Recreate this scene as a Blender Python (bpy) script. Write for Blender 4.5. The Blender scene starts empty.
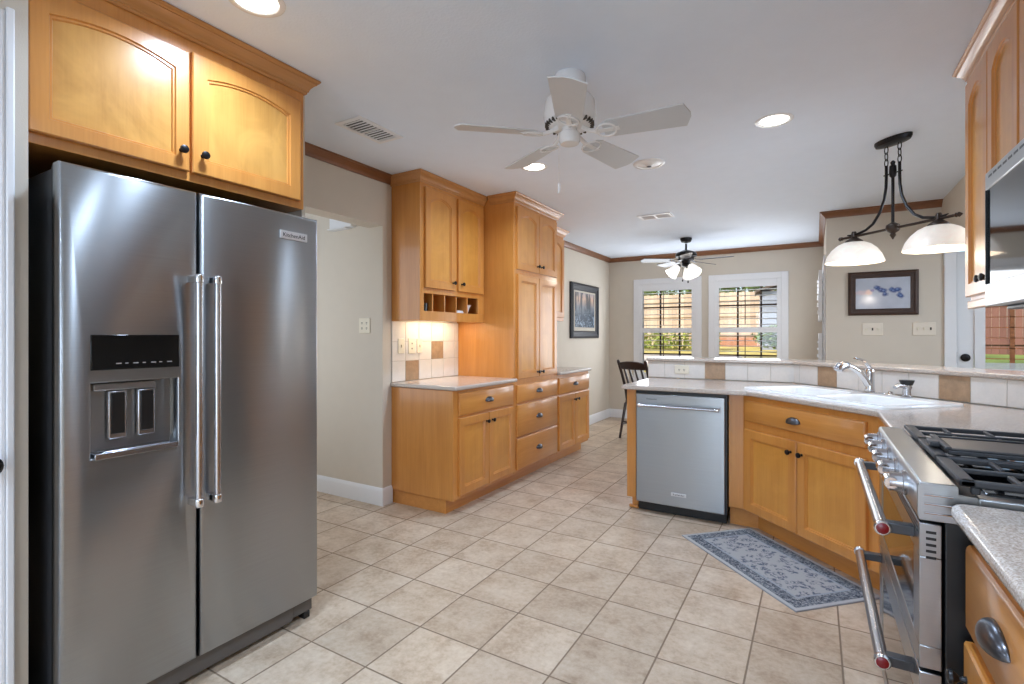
import bpy, bmesh, math, random
from mathutils import Vector, Matrix
random.seed(7)
sc = bpy.context.scene
COL = sc.collection
PI = math.pi
R = math.radians

# ------------------------------------------------------------------ camera, sky, sun, exposure
EYE = 1.27
YAW = math.atan(303 / 508)
cam_data = bpy.data.cameras.new('camera')
cam_data.sensor_width = 36
cam_data.lens = 36 * 508 / 1024
cam_data.shift_y = -6 / 1024
cam_data.clip_start = 0.02
cam = bpy.data.objects.new('camera', cam_data)
cam.location = (0, 0, EYE)
cam.rotation_euler = (PI / 2, 0, YAW)
COL.objects.link(cam)
sc.camera = cam

world = bpy.data.worlds.new('daylight')
sc.world = world
world.use_nodes = True
wn = world.node_tree
wn.nodes.clear()
wo = wn.nodes.new('ShaderNodeOutputWorld')
wb = wn.nodes.new('ShaderNodeBackground')
ws = wn.nodes.new('ShaderNodeTexSky')
ws.sky_type = 'NISHITA'
ws.sun_disc = False
ws.sun_elevation = R(42)
ws.sun_rotation = R(230)
wb.inputs['Strength'].default_value = 0.22
wn.links.new(ws.outputs[0], wb.inputs[0])
wn.links.new(wb.outputs[0], wo.inputs[0])

sun_d = bpy.data.lights.new('sun', 'SUN')
sun_d.energy = 7.5
sun_d.angle = R(0.6)
sun_d.color = (1.0, 0.93, 0.82)
sun = bpy.data.objects.new('sun', sun_d)
sun.rotation_euler = Vector((0.62, 0.55, -0.62)).to_track_quat('-Z', 'Y').to_euler()
sun.location = (-8, 4, 12)
COL.objects.link(sun)

sc.view_settings.view_transform = 'Standard'
sc.view_settings.look = 'None'
sc.view_settings.gamma = 1.0
sc.view_settings.exposure = 0.0
sc.view_settings.use_curve_mapping = False
sc.cycles.use_denoising = True
sc.cycles.max_bounces = 10
sc.cycles.diffuse_bounces = 6
sc.cycles.glossy_bounces = 5
sc.cycles.transparent_max_bounces = 12
sc.cycles.caustics_reflective = False
sc.cycles.caustics_refractive = False
sc.cycles.sample_clamp_indirect = 6.0

CAN_W, REAR_W, DINE_W = 11.5, 50.0, 15.0
COOL = (.765, .985, 1.30)        # white balance of the photograph: its lamps read cool against the orange wood


# ------------------------------------------------------------------ materials
def lin(r, g, b):
    return tuple((c / 255 / 12.92) if c / 255 <= .04045 else ((c / 255 + .055) / 1.055) ** 2.4 for c in (r, g, b))


class NT:
    def __init__(self, name):
        self.m = bpy.data.materials.new(name)
        self.m.use_nodes = True
        self.t = self.m.node_tree
        self.b = self.t.nodes['Principled BSDF']
        self.out = self.t.nodes['Material Output']

    def n(self, typ, **kw):
        nd = self.t.nodes.new(typ)
        for k, v in kw.items():
            setattr(nd, k, v)
        return nd

    def set(self, nd, key, v):
        if isinstance(v, bpy.types.NodeSocket):
            self.t.links.new(v, nd.inputs[key])
        else:
            if isinstance(v, tuple) and len(v) == 3 and nd.inputs[key].type == 'RGBA':
                v = v + (1,)
            nd.inputs[key].default_value = v

    def math(self, op, a, b=None, c=None):
        nd = self.n('ShaderNodeMath', operation=op)
        self.set(nd, 0, a)
        if b is not None:
            self.set(nd, 1, b)
        if c is not None:
            self.set(nd, 2, c)
        return nd.outputs[0]

    def mix(self, f, a, b, blend='MIX'):
        nd = self.n('ShaderNodeMix', data_type='RGBA', blend_type=blend)
        self.set(nd, 0, f)
        for k, v in ((6, a), (7, b)):
            self.set(nd, k, v)
        return nd.outputs[2]

    def coord(self, scale=(1, 1, 1), loc=(0, 0, 0), which='Object'):
        tc = self.n('ShaderNodeTexCoord')
        mp = self.n('ShaderNodeMapping')
        mp.inputs['Scale'].default_value = scale
        mp.inputs['Location'].default_value = loc
        self.t.links.new(tc.outputs[which], mp.inputs[0])
        return mp.outputs[0]

    def noise(self, vec, scale=5., detail=3., rough=.5, dist=0.):
        nd = self.n('ShaderNodeTexNoise')
        self.set(nd, 'Vector', vec)
        for k, v in (('Scale', scale), ('Detail', detail), ('Roughness', rough), ('Distortion', dist)):
            nd.inputs[k].default_value = v
        return nd.outputs[0]

    def ramp(self, f, stops):
        nd = self.n('ShaderNodeValToRGB')
        self.set(nd, 0, f)
        el = nd.color_ramp.elements
        while len(el) < len(stops):
            el.new(.5)
        for e, (p, c) in zip(el, stops):
            e.position = p
            e.color = c + (1,)
        return nd.outputs[0]

    def bump(self, h, strength=.2, dist=.01):
        nd = self.n('ShaderNodeBump')
        self.set(nd, 'Height', h)
        nd.inputs['Strength'].default_value = strength
        nd.inputs['Distance'].default_value = dist
        self.t.links.new(nd.outputs[0], self.b.inputs['Normal'])

    def fin(self, color=None, rough=None, metal=None, spec=None, coat=None, **kw):
        if color is not None:
            self.set(self.b, 'Base Color', color)
        if rough is not None:
            self.set(self.b, 'Roughness', rough)
        if metal is not None:
            self.set(self.b, 'Metallic', metal)
        if spec is not None:
            self.set(self.b, 'Specular IOR Level', spec)
        if coat is not None:
            self.set(self.b, 'Coat Weight', coat)
            self.set(self.b, 'Coat Roughness', .12)
        for k, v in kw.items():
            self.set(self.b, k, v)
        return self.m


def plain(name, rgb, rough=.5, metal=0., vary=.04, scale=9., bump=0., bscale=120., **kw):
    n = NT(name)
    c = lin(*rgb)
    v = n.coord()
    col = n.ramp(n.noise(v, scale, 3), [(.3, tuple(max(0, x * (1 - vary)) for x in c)), (.7, tuple(min(1, x * (1 + vary)) for x in c))])
    if bump:
        n.bump(n.noise(v, bscale, 2), bump, .004)
    return n.fin(col, rough, metal, **kw)


def wood(name, dark, light, axis='z', figure=0.0, rough=.33, coat=.5):
    n = NT(name)
    s = {'z': (16, 16, .7), 'x': (.7, 16, 16), 'y': (16, .7, 16)}[axis]
    v = n.coord(s)
    g = n.noise(v, 1.6, 4, .55, .6)
    fine = n.noise(n.coord(tuple(q * 6 for q in s)), 1.5, 2, .5)
    broad = n.noise(n.coord((2.2, 2.2, 1.6)), 1.4, 3, .5)
    f = n.math('ADD', n.math('ADD', n.math('MULTIPLY', g, .42), n.math('MULTIPLY', fine, .25)), n.math('MULTIPLY', broad, .33))
    col = n.ramp(f, [(.28, lin(*dark)), (.72, lin(*light))])
    if figure:
        blot = n.noise(n.coord((3.4, 3.4, 2.6)), 1.3, 4, .6, 1.2)
        col = n.mix(n.math('MULTIPLY', n.ramp(blot, [(.38, (0, 0, 0)), (.66, (1, 1, 1))]), figure), col, lin(*[min(255, q * 1.06 + 4) for q in light]))
        knots = n.n('ShaderNodeTexVoronoi')
        n.set(knots, 'Vector', n.coord((1, 1, .9)))
        knots.inputs['Scale'].default_value = 5.5
        kf = n.ramp(knots.outputs['Distance'], [(0.02, (1, 1, 1)), (.09, (0, 0, 0))])
        col = n.mix(n.math('MULTIPLY', kf, .45), col, lin(*[q * .82 for q in dark]))
    return n.fin(col, rough, coat=coat)


def brushed(name, val, rough=.28, aniso=.6, axis='Z'):
    n = NT(name)
    v = n.coord((3, 3, 900) if axis == 'Z' else (900, 3, 3))
    k = n.noise(v, 1., 2)
    col = n.ramp(k, [(.25, (val * .92, val * .94, val * .96)), (.75, (val * 1.02, val * 1.05, val * 1.07))])
    n.bump(n.noise(n.coord((2.2, 2.2, .8)), 1.3, 1), .14, .02)
    t = n.n('ShaderNodeTangent', direction_type='RADIAL', axis='Z')
    n.t.links.new(t.outputs[0], n.b.inputs['Tangent'])
    n.fin(col, rough, 1.0, Anisotropic=aniso, **{'Anisotropic Rotation': .25})
    return n.m


M = {}
M['wall'] = plain('beige_wall_paint', (206, 197, 183), .85, vary=.012, bump=.12, bscale=240)
M['ceiling'] = plain('white_ceiling_paint', (226, 235, 247), .9, vary=.01, bump=.3, bscale=90)
M['white'] = plain('white_trim_paint', (228, 229, 231), .45, vary=.01)
M['whitegloss'] = plain('white_enamel', (236, 236, 236), .25, vary=.01)
M['sink'] = plain('white_sink_enamel', (240, 240, 238), .12, vary=.008)
M['fanblade'] = plain('white_fan_blade', (206, 209, 212), .5, vary=.01)
M['maple'] = wood('honey_maple', (184, 117, 51), (212, 148, 74), 'z')
M['maple_x'] = wood('honey_maple_across', (186, 119, 53), (214, 150, 76), 'x')
M['maple_panel'] = wood('honey_maple_panel', (184, 119, 46), (212, 151, 70), 'z', figure=.35)
M['figured'] = wood('figured_maple_panel', (172, 118, 52), (201, 148, 76), 'z', figure=.75, rough=.28)
M['cherry'] = wood('brown_crown_wood', (104, 62, 34), (140, 88, 50), 'x', rough=.4)
M['cherry_y'] = wood('brown_crown_wood_along', (104, 62, 34), (140, 88, 50), 'y', rough=.4)
M['crownmaple'] = wood('maple_crown', (168, 112, 58), (198, 142, 84), 'x')
M['cubby'] = wood('dark_cubby_wood', (120, 82, 44), (150, 106, 60), 'z', rough=.5, coat=.0)
M['dark'] = plain('oil_rubbed_bronze', (34, 32, 33), .32, .6, vary=.08)
M['bronze'] = plain('brown_bronze', (62, 50, 42), .4, .6, vary=.1)
M['pewter'] = plain('dark_pewter', (92, 92, 96), .28, .9, vary=.05)
M['black'] = plain('black_plastic', (16, 16, 17), .4, vary=.05)
M['blackgloss'] = plain('black_glass', (8, 8, 9), .06, vary=.02)
M['castiron'] = plain('grey_cast_iron', (58, 58, 60), .55, .2, vary=.06)
M['griddle'] = plain('griddle_seasoned_iron', (92, 84, 80), .42, .5, vary=.06)
M['steel'] = brushed('brushed_steel', .37, .3, .8)
M['steel2'] = brushed('brushed_steel_light', .4, .3, .5)
M['chrome'] = plain('polished_chrome', (214, 214, 216), .12, 1., vary=.01)
M['satin'] = plain('satin_chrome', (190, 190, 194), .24, 1., vary=.01)
M['darksteel'] = plain('dark_grey_cabinet_metal', (70, 70, 72), .4, .6, vary=.03)
M['grille'] = plain('grey_grille_plastic', (92, 88, 84), .5, vary=.03)
M['ivory'] = plain('ivory_plastic', (226, 218, 198), .4, vary=.01)
M['plate'] = plain('beige_plastic_plate', (222, 212, 196), .4, vary=.01)
M['slot'] = plain('outlet_slot', (70, 64, 56), .6, vary=.02)
M['red'] = plain('red_enamel', (112, 16, 26), .25, vary=.03)
M['badge'] = plain('bright_badge_metal', (205, 205, 206), .35, .7, vary=.01)
M['ink'] = plain('dark_badge_ink', (40, 40, 44), .5, vary=.01)
M['walnut'] = wood('dark_stained_chair_wood', (30, 19, 18), (52, 33, 29), 'z', rough=.32, coat=.1)
M['blackwood'] = wood('blue_black_frame', (16, 18, 24), (32, 36, 46), 'z', rough=.4, coat=.0)
M['brownframe'] = wood('dark_brown_frame', (40, 26, 21), (76, 52, 40), 'x', rough=.5, coat=.0)
M['mat'] = plain('cream_mat_board', (186, 178, 164), .8, vary=.01)
M['sash'] = plain('dark_brown_sash', (66, 48, 36), .6, vary=.05)
M['orange_muntin'] = plain('orange_brown_muntin', (168, 108, 66), .6, vary=.05)
M['stone'] = None


def stone():
    n = NT('speckled_beige_countertop')
    v = n.coord()
    a = n.noise(v, 260, 2, .6)
    b = n.noise(v, 38, 3, .6)
    c = n.ramp(a, [(.34, lin(156, 142, 130)), (.5, lin(190, 177, 165)), (.66, lin(212, 202, 192))])
    c = n.mix(n.math('MULTIPLY', n.ramp(b, [(.45, (0, 0, 0)), (.7, (1, 1, 1))]), .35), c, lin(182, 166, 154))
    return n.fin(c, .16, spec=.6)


M['stone'] = stone()


def tile_mat(name, base, vary=.05, sc_=14, rough=.42):
    n = NT(name)
    v = n.coord()
    a = n.noise(v, sc_, 5, .62)
    b = n.noise(v, sc_ * 7, 3, .6)
    f = n.math('ADD', n.math('MULTIPLY', a, .65), n.math('MULTIPLY', b, .35))
    c = lin(*base)
    col = n.ramp(f, [(.32, tuple(x * (1 - 2.2 * vary) for x in c)), (.68, tuple(min(1, x * (1 + vary)) for x in c))])
    n.bump(b, .15, .002)
    return n.fin(col, rough)


M['tile'] = tile_mat('cream_stone_tile', (222, 216, 208), .035)
M['tile_tan'] = tile_mat('tan_stone_tile', (172, 142, 112), .13, 26)
M['grout'] = plain('pale_grout', (196, 189, 178), .85, vary=.02)


def floor_mat():
    n = NT('beige_ceramic_floor_tile')
    tc = n.n('ShaderNodeTexCoord')
    S = .3145
    sep = n.n('ShaderNodeSeparateXYZ')
    n.t.links.new(tc.outputs['Object'], sep.inputs[0])
    ux = n.math('DIVIDE', n.math('ADD', sep.outputs[0], 1.482 + S * 40), S)
    uy = n.math('DIVIDE', n.math('ADD', sep.outputs[1], -1.386 + S * 40), S)
    fx, fy = n.math('FRACT', ux), n.math('FRACT', uy)
    dx = n.math('MINIMUM', fx, n.math('SUBTRACT', 1., fx))
    dy = n.math('MINIMUM', fy, n.math('SUBTRACT', 1., fy))
    d = n.math('MINIMUM', dx, dy)
    wob = n.math('MULTIPLY', n.math('SUBTRACT', n.noise(tc.outputs['Object'], 30, 2), .5), .006)
    d = n.math('ADD', d, wob)
    g = n.n('ShaderNodeMapRange')
    g.inputs[1].default_value, g.inputs[2].default_value = .008, .0145
    n.set(g, 0, d)
    gm = g.outputs[0]
    cell = n.n('ShaderNodeCombineXYZ')
    n.set(cell, 0, n.math('FLOOR', ux))
    n.set(cell, 1, n.math('FLOOR', uy))
    wnz = n.n('ShaderNodeTexWhiteNoise', noise_dimensions='3D')
    n.t.links.new(cell.outputs[0], wnz.inputs[0])
    off = n.n('ShaderNodeVectorMath', operation='MULTIPLY_ADD')
    n.t.links.new(wnz.outputs['Color'], off.inputs[0])
    off.inputs[1].default_value = (20, 20, 20)
    n.t.links.new(tc.outputs['Object'], off.inputs[2])
    a = n.noise(off.outputs[0], 6.5, 5, .62)
    b = n.noise(off.outputs[0], 42, 4, .65)
    f = n.math('ADD', n.math('MULTIPLY', a, .6), n.math('MULTIPLY', b, .4))
    c = n.ramp(f, [(.34, lin(166, 142, 117)), (.5, lin(196, 175, 151)), (.66, lin(213, 196, 174))])
    tint = n.ramp(wnz.outputs[0], [(0, (.87, .86, .85)), (1, (1.05, 1.05, 1.05))])
    c = n.mix(1., c, tint, 'MULTIPLY')
    c = n.mix(gm, lin(132, 112, 92), c)
    hh = n.math('ADD', n.math('MULTIPLY', gm, 1.), n.math('MULTIPLY', b, .12))
    n.bump(hh, .35, .003)
    rg = n.n('ShaderNodeMapRange')
    rg.inputs[3].default_value, rg.inputs[4].default_value = .8, .36
    n.set(rg, 0, gm)
    return n.fin(c, rg.outputs[0], spec=.4)


M['floor'] = floor_mat()


def glass_mat(name, tint=(1, 1, 1)):
    n = NT(name)
    tr = n.n('ShaderNodeBsdfTransparent')
    n.set(tr, 0, tint)
    gl = n.n('ShaderNodeBsdfGlossy')
    gl.inputs['Roughness'].default_value = .02
    fr = n.n('ShaderNodeFresnel')
    fr.inputs[0].default_value = 1.45
    mx = n.n('ShaderNodeMixShader')
    n.t.links.new(fr.outputs[0], mx.inputs[0])
    n.t.links.new(tr.outputs[0], mx.inputs[1])
    n.t.links.new(gl.outputs[0], mx.inputs[2])
    n.t.links.new(mx.outputs[0], n.out.inputs[0])
    n.t.nodes.remove(n.b)
    return n.m


M['glass'] = glass_mat('window_glass')


def glow(name, rgb, strength):
    n = NT(name)
    return n.fin(lin(*rgb), .5, **{'Emission Color': lin(*rgb) + (1,), 'Emission Strength': strength})


M['lens'] = glow('lit_lamp_lens', (255, 248, 236), 6.)
M['bulb'] = glow('lit_bulb', (255, 240, 215), 9.)
M['strip'] = glow('lit_strip_lens', (255, 226, 170), 4.)
M['frost'] = glow('lit_frosted_glass', (255, 240, 222), .55)
M['bell'] = glow('lit_white_bell_glass', (255, 252, 246), .8)


def alabaster(name, rgb, st):
    n = NT(name)
    v = n.coord()
    a = n.noise(v, 9, 4, .6, 1.4)
    c = n.ramp(a, [(.3, lin(*[q * .93 for q in rgb])), (.7, lin(*rgb))])
    n.fin(c, .3, **{'Emission Strength': st})
    n.t.links.new(c.node.outputs[0], n.b.inputs['Emission Color'])
    return n.m


M['alab'] = alabaster('lit_alabaster_glass', (248, 234, 216), .16)


def rug_mat():
    n = NT('blue_grey_woven_rug')
    tc = n.n('ShaderNodeTexCoord')
    sep = n.n('ShaderNodeSeparateXYZ')
    n.t.links.new(tc.outputs['Object'], sep.inputs[0])
    ax = n.math('ABSOLUTE', sep.outputs[0])
    ay = n.math('ABSOLUTE', sep.outputs[1])
    d = n.math('MINIMUM', n.math('SUBTRACT', .4575, ax), n.math('SUBTRACT', .25, ay))
    vor = n.n('ShaderNodeTexVoronoi')
    n.set(vor, 'Vector', n.n('ShaderNodeTexCoord').outputs['Object'])
    vor.inputs['Scale'].default_value = 24
    nz = n.noise(tc.outputs['Object'], 62, 3, .6, 1.5)
    nz2 = n.noise(tc.outputs['Object'], 26, 3, .6, 2.2)
    light, mid, dark = lin(164, 164, 163), lin(110, 117, 124), lin(54, 61, 72)
    bor = n.ramp(nz, [(.40, dark), (.52, mid), (.64, light)])
    near = n.ramp(vor.outputs['Distance'], [(.44, (1, 1, 1)), (.58, (0, 0, 0))])
    mot = n.math('MULTIPLY', near, n.ramp(nz2, [(.47, (0, 0, 0)), (.55, (1, 1, 1))]))
    fld = n.mix(mot, light, lin(84, 92, 108))
    step = lambda a, b: n.ramp(n.math('MULTIPLY', d, 4.), [(a * 4, (0, 0, 0)), (b * 4, (1, 1, 1))])
    c = n.mix(step(.092, .096), bor, fld)
    line = n.math('SUBTRACT', step(.086, .088), step(.098, .1))
    c = n.mix(line, c, lin(150, 156, 162))
    c = n.mix(step(.017, .02), lin(176, 176, 174), c)
    n.bump(n.noise(tc.outputs['Object'], 420, 2), .4, .003)
    return n.fin(c, .95)


M['rug'] = rug_mat()
M['rugedge'] = plain('rug_binding', (150, 152, 156), .9, vary=.04)


def painting_forest():
    n = NT('winter_forest_painting')
    v = n.coord()
    sep = n.n('ShaderNodeSeparateXYZ')
    n.t.links.new(v, sep.inputs[0])
    # local x across, z up (painting about .6 x .5)
    zz = n.math('ADD', n.math('MULTIPLY', sep.outputs[2], 2.1), .5)
    sky = n.ramp(zz, [(.35, lin(52, 66, 82)), (.62, lin(120, 122, 128)), (.85, lin(196, 164, 140)), (1., lin(170, 158, 156))])
    tr = n.noise(n.coord((14, 14, 2.2)), 1.4, 4, .6, .6)
    trees = n.ramp(tr, [(.46, (0, 0, 0)), (.56, (1, 1, 1))])
    c = n.mix(n.math('MULTIPLY', trees, .85), sky, lin(34, 46, 58))
    snow = n.noise(n.coord((7, 7, 12)), 1.6, 5, .7, 1.2)
    sm = n.math('MULTIPLY', n.ramp(snow, [(.48, (0, 0, 0)), (.62, (1, 1, 1))]), n.ramp(zz, [(.2, (1, 1, 1)), (.6, (0, 0, 0))]))
    c = n.mix(sm, c, lin(140, 158, 176))
    return n.fin(c, .45, spec=.25)


M['forest'] = painting_forest()


def painting_floral():
    n = NT('pale_blue_floral_print')
    tc = n.n('ShaderNodeTexCoord')
    base = n.ramp(n.noise(tc.outputs['Object'], 6, 3), [(.35, lin(172, 180, 194)), (.65, lin(188, 195, 208))])
    c = base

    def blob(c, x, z, rx, rz, col, soft=.5):
        mp = n.n('ShaderNodeMapping')
        mp.inputs['Location'].default_value = (-x / rx, 0, -z / rz)
        mp.inputs['Scale'].default_value = (1 / rx, 0, 1 / rz)
        n.t.links.new(tc.outputs['Object'], mp.inputs[0])
        ln = n.n('ShaderNodeVectorMath', operation='LENGTH')
        n.t.links.new(mp.outputs[0], ln.inputs[0])
        wob = n.math('ADD', ln.outputs['Value'], n.math('MULTIPLY', n.math('SUBTRACT', n.noise(tc.outputs['Object'], 38, 2), .5), .9))
        f = n.ramp(wob, [(1 - soft, (1, 1, 1)), (1., (0, 0, 0))])
        return n.mix(f, c, col)
    c = blob(c, -.15, .012, .075, .028, lin(205, 190, 196))
    c = blob(c, -.105, .008, .034, .03, lin(238, 206, 192))
    c = blob(c, -.075, .028, .02, .016, lin(150, 140, 176))
    for x, z in ((-.03, .045), (-.01, .03), (.012, .02), (.02, -.008), (-.045, .055), (.07, .03), (.085, .018), (.115, .03), (.13, -.02), (.14, -.03)):
        c = blob(c, x, z, .03, .028, lin(58, 82, 134), .6)
        c = blob(c, x - .004, z + .004, .012, .011, lin(110, 134, 180), .6)
    return n.fin(c, .12, spec=.6)


M['floral'] = painting_floral()


def planks(name, c1, c2, w=.14, axis=0):
    n = NT(name)
    tc = n.n('ShaderNodeTexCoord')
    sep = n.n('ShaderNodeSeparateXYZ')
    n.t.links.new(tc.outputs['Object'], sep.inputs[0])
    k = n.math('FLOOR', n.math('DIVIDE', sep.outputs[axis], w))
    wnz = n.n('ShaderNodeTexWhiteNoise', noise_dimensions='1D')
    n.t.links.new(k, wnz.inputs['W'])
    gr = n.noise(n.coord((9, 9, 1)), 2.5, 4, .6)
    f = n.math('ADD', n.math('MULTIPLY', wnz.outputs[0], .5), n.math('MULTIPLY', gr, .5))
    return n.fin(n.ramp(f, [(.2, lin(*c1)), (.8, lin(*c2))]), .85)


M['fence'] = planks('weathered_fence_boards', (188, 164, 142), (216, 196, 174))
M['fence_red'] = planks('red_brown_fence_boards', (100, 66, 58), (134, 94, 82))  # red-brown boards, tone lowered to put the fence's shade into the colour
M['boarding'] = planks('grey_blue_shaded_boards', (132, 140, 158), (164, 170, 186), .16)  # grey-blue stands in for fence boards lying in shade
M['concrete'] = plain('pale_concrete', (206, 192, 178), .9, vary=.06)
M['brick'] = plain('red_brick_edging', (176, 126, 100), .9, vary=.18, scale=30)
M['shingle'] = plain('brown_roof_shingles', (96, 84, 76), .9, vary=.15, scale=30)


def lawn_mat():
    n = NT('dry_lawn')
    v = n.coord()
    a = n.noise(v, .8, 4, .6)
    b = n.noise(v, 26, 4, .7)
    f = n.math('ADD', n.math('MULTIPLY', a, .6), n.math('MULTIPLY', b, .4))
    dry = n.ramp(f, [(.34, lin(96, 104, 52)), (.5, lin(180, 164, 92)), (.68, lin(218, 196, 122))])
    green = n.ramp(f, [(.34, lin(62, 84, 36)), (.68, lin(128, 146, 74))])
    sep = n.n('ShaderNodeSeparateXYZ')
    n.t.links.new(v, sep.inputs[0])
    k = n.ramp(n.math('MULTIPLY', n.math('ADD', sep.outputs[0], n.math('MULTIPLY', a, 2.)), .2), [(.3, (0, 0, 0)), (.6, (1, 1, 1))])
    return n.fin(n.mix(k, dry, green), .95)


M['lawn'] = lawn_mat()
M['leaf'] = plain('green_leaves', (104, 126, 52), .7, vary=.35, scale=3)
M['leaf2'] = plain('yellow_green_leaves', (142, 156, 62), .7, vary=.35, scale=3)
M['bark'] = plain('brown_bark', (92, 72, 56), .9, vary=.2)


# ------------------------------------------------------------------ mesh builder
class MB:
    def __init__(self):
        self.v, self.f, self.mi, self.X = [], [], [], Matrix()

    def add(self, verts, faces, m=0):
        o = len(self.v)
        self.v += [self.X @ Vector(p) for p in verts]
        self.f += [tuple(i + o for i in f) for f in faces]
        self.mi += [m] * len(faces)
        return self

    def box(self, x0, x1, y0, y1, z0, z1, m=0):
        p = [(x, y, z) for z in (z0, z1) for y in (y0, y1) for x in (x0, x1)]
        return self.add(p, [(0, 2, 3, 1), (4, 5, 7, 6), (0, 1, 5, 4), (2, 6, 7, 3), (0, 4, 6, 2), (1, 3, 7, 5)], m)

    def prism(self, poly, a, b, plane='xy', m=0):
        def P(p, h):
            return {'xy': (p[0], p[1], h), 'xz': (p[0], h, p[1]), 'yz': (h, p[0], p[1])}[plane]
        k = len(poly)
        vs = [P(p, a) for p in poly] + [P(p, b) for p in poly]
        fs = [tuple(range(k))[::-1], tuple(range(k, 2 * k))] + [(i, (i + 1) % k, k + (i + 1) % k, k + i) for i in range(k)]
        return self.add(vs, fs, m)

    def tube(self, path, r, n=10, m=0, caps=True, closed=False, flat=1.0):
        pts = [Vector(p) for p in path]
        k = len(pts)
        rs = r if isinstance(r, (list, tuple)) else [r] * k
        vs, fs = [], []
        up = None
        for i, p in enumerate(pts):
            if closed:
                t = (pts[(i + 1) % k] - pts[i - 1]).normalized()
            else:
                t = (pts[min(i + 1, k - 1)] - pts[max(i - 1, 0)]).normalized()
            if up is None:
                up = Vector((0, 0, 1)) if abs(t.z) < .9 else Vector((1, 0, 0))
            up = (up - t * up.dot(t)).normalized()
            sd = t.cross(up)
            for j in range(n):
                a = 2 * PI * j / n
                vs.append(p + (sd * math.cos(a) + up * math.sin(a) * flat) * rs[i])
        for i in range(k if closed else k - 1):
            for j in range(n):
                i2 = (i + 1) % k
                fs.append((i * n + j, i * n + (j + 1) % n, i2 * n + (j + 1) % n, i2 * n + j))
        if caps and not closed:
            fs.append(tuple(range(n))[::-1])
            fs.append(tuple(range((k - 1) * n, k * n)))
        return self.add(vs, fs, m)

    def cyl(self, p0, p1, r0, r1=None, n=20, m=0):
        return self.tube([p0, p1], [r0, r0 if r1 is None else r1], n, m)

    def lathe(self, prof, c=(0, 0, 0), axis=(0, 0, 1), n=28, m=0, cap=True):
        q = Vector((0, 0, 1)).rotation_difference(Vector(axis).normalized()).to_matrix()
        vs, fs = [], []
        k = len(prof)
        for r, z in prof:
            for j in range(n):
                a = 2 * PI * j / n
                vs.append(Vector(c) + q @ Vector((r * math.cos(a), r * math.sin(a), z)))
        for i in range(k - 1):
            for j in range(n):
                fs.append((i * n + j, i * n + (j + 1) % n, (i + 1) * n + (j + 1) % n, (i + 1) * n + j))
        if cap:
            fs.append(tuple(range(n))[::-1])
            fs.append(tuple(range((k - 1) * n, k * n)))
        return self.add(vs, fs, m)

    def ball(self, c, r, n=16, m=0, s=(1, 1, 1)):
        h = n // 2
        vs, fs = [], []
        for i in range(1, h):
            t = PI * i / h
            for j in range(n):
                a = 2 * PI * j / n
                vs.append((c[0] + r * s[0] * math.sin(t) * math.cos(a), c[1] + r * s[1] * math.sin(t) * math.sin(a), c[2] + r * s[2] * math.cos(t)))
        a, b = len(vs), len(vs) + 1
        vs += [(c[0], c[1], c[2] + r * s[2]), (c[0], c[1], c[2] - r * s[2])]
        for i in range(h - 2):
            for j in range(n):
                fs.append((i * n + j, (i + 1) * n + j, (i + 1) * n + (j + 1) % n, i * n + (j + 1) % n))
        for j in range(n):
            fs.append((a, j, (j + 1) % n))
            fs.append((b, (h - 2) * n + (j + 1) % n, (h - 2) * n + j))
        return self.add(vs, fs, m)

    def sheet(self, fn, nu, nv, m=0):
        vs = [fn(i / nu, j / nv) for i in range(nu + 1) for j in range(nv + 1)]
        fs = [(i * (nv + 1) + j, (i + 1) * (nv + 1) + j, (i + 1) * (nv + 1) + j + 1, i * (nv + 1) + j + 1) for i in range(nu) for j in range(nv)]
        return self.add(vs, fs, m)

    def leaves(self, c, r, n, s, m=0, box=False):
        for _ in range(n):
            if box:
                p = Vector((c[0] + random.uniform(-r[0], r[0]), c[1] + random.uniform(-r[1], r[1]), c[2] + random.uniform(-r[2], r[2])))
            else:
                d = Vector((random.gauss(0, 1), random.gauss(0, 1), random.gauss(0, 1))).normalized() * random.uniform(.5, 1.)
                p = Vector((c[0] + d.x * r[0], c[1] + d.y * r[1], c[2] + d.z * r[2]))
            a = Vector((random.gauss(0, 1), random.gauss(0, 1), random.gauss(0, 1))).normalized()
            b = a.orthogonal().normalized()
            k = s * random.uniform(.6, 1.3)
            self.add([p - a * k, p + b * k * .5, p + a * k, p - b * k * .5], [(0, 1, 2, 3)], m)
        return self

    def build(self, name, mats, parent=None, bevel=0., smooth=35, solid=0., subsurf=0, seg=2):
        me = bpy.data.meshes.new(name)
        me.from_pydata([tuple(p) for p in self.v], [], self.f)
        if not isinstance(mats, (list, tuple)):
            mats = [mats]
        for m in mats:
            me.materials.append(M[m] if isinstance(m, str) else m)
        for p, i in zip(me.polygons, self.mi):
            p.material_index = i
        bm = bmesh.new()
        bm.from_mesh(me)
        bmesh.ops.recalc_face_normals(bm, faces=bm.faces)
        bm.to_mesh(me)
        bm.free()
        for p in me.polygons:
            p.use_smooth = True
        me.set_sharp_from_angle(angle=R(smooth))
        o = bpy.data.objects.new(name, me)
        COL.objects.link(o)
        if parent:
            o.parent = parent
        if solid:
            s = o.modifiers.new('thickness', 'SOLIDIFY')
            s.thickness = solid
            s.offset = 0
        if bevel:
            b = o.modifiers.new('rounding', 'BEVEL')
            b.width = bevel
            b.segments = seg
            b.limit_method = 'ANGLE'
            b.angle_limit = R(40)
        return o


def tag(o, label=None, cat=None, group=None, kind=None):
    for k, v in (('label', label), ('category', cat), ('group', group), ('kind', kind)):
        if v:
            o[k] = v
    return o


def thing(name, label, cat, loc=(0, 0, 0), rot=0., group=None, kind=None):
    o = bpy.data.objects.new(name, None)
    o.empty_display_size = .1
    o.location = loc
    o.rotation_euler = (0, 0, rot)
    COL.objects.link(o)
    return tag(o, label, cat, group, kind)


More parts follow.
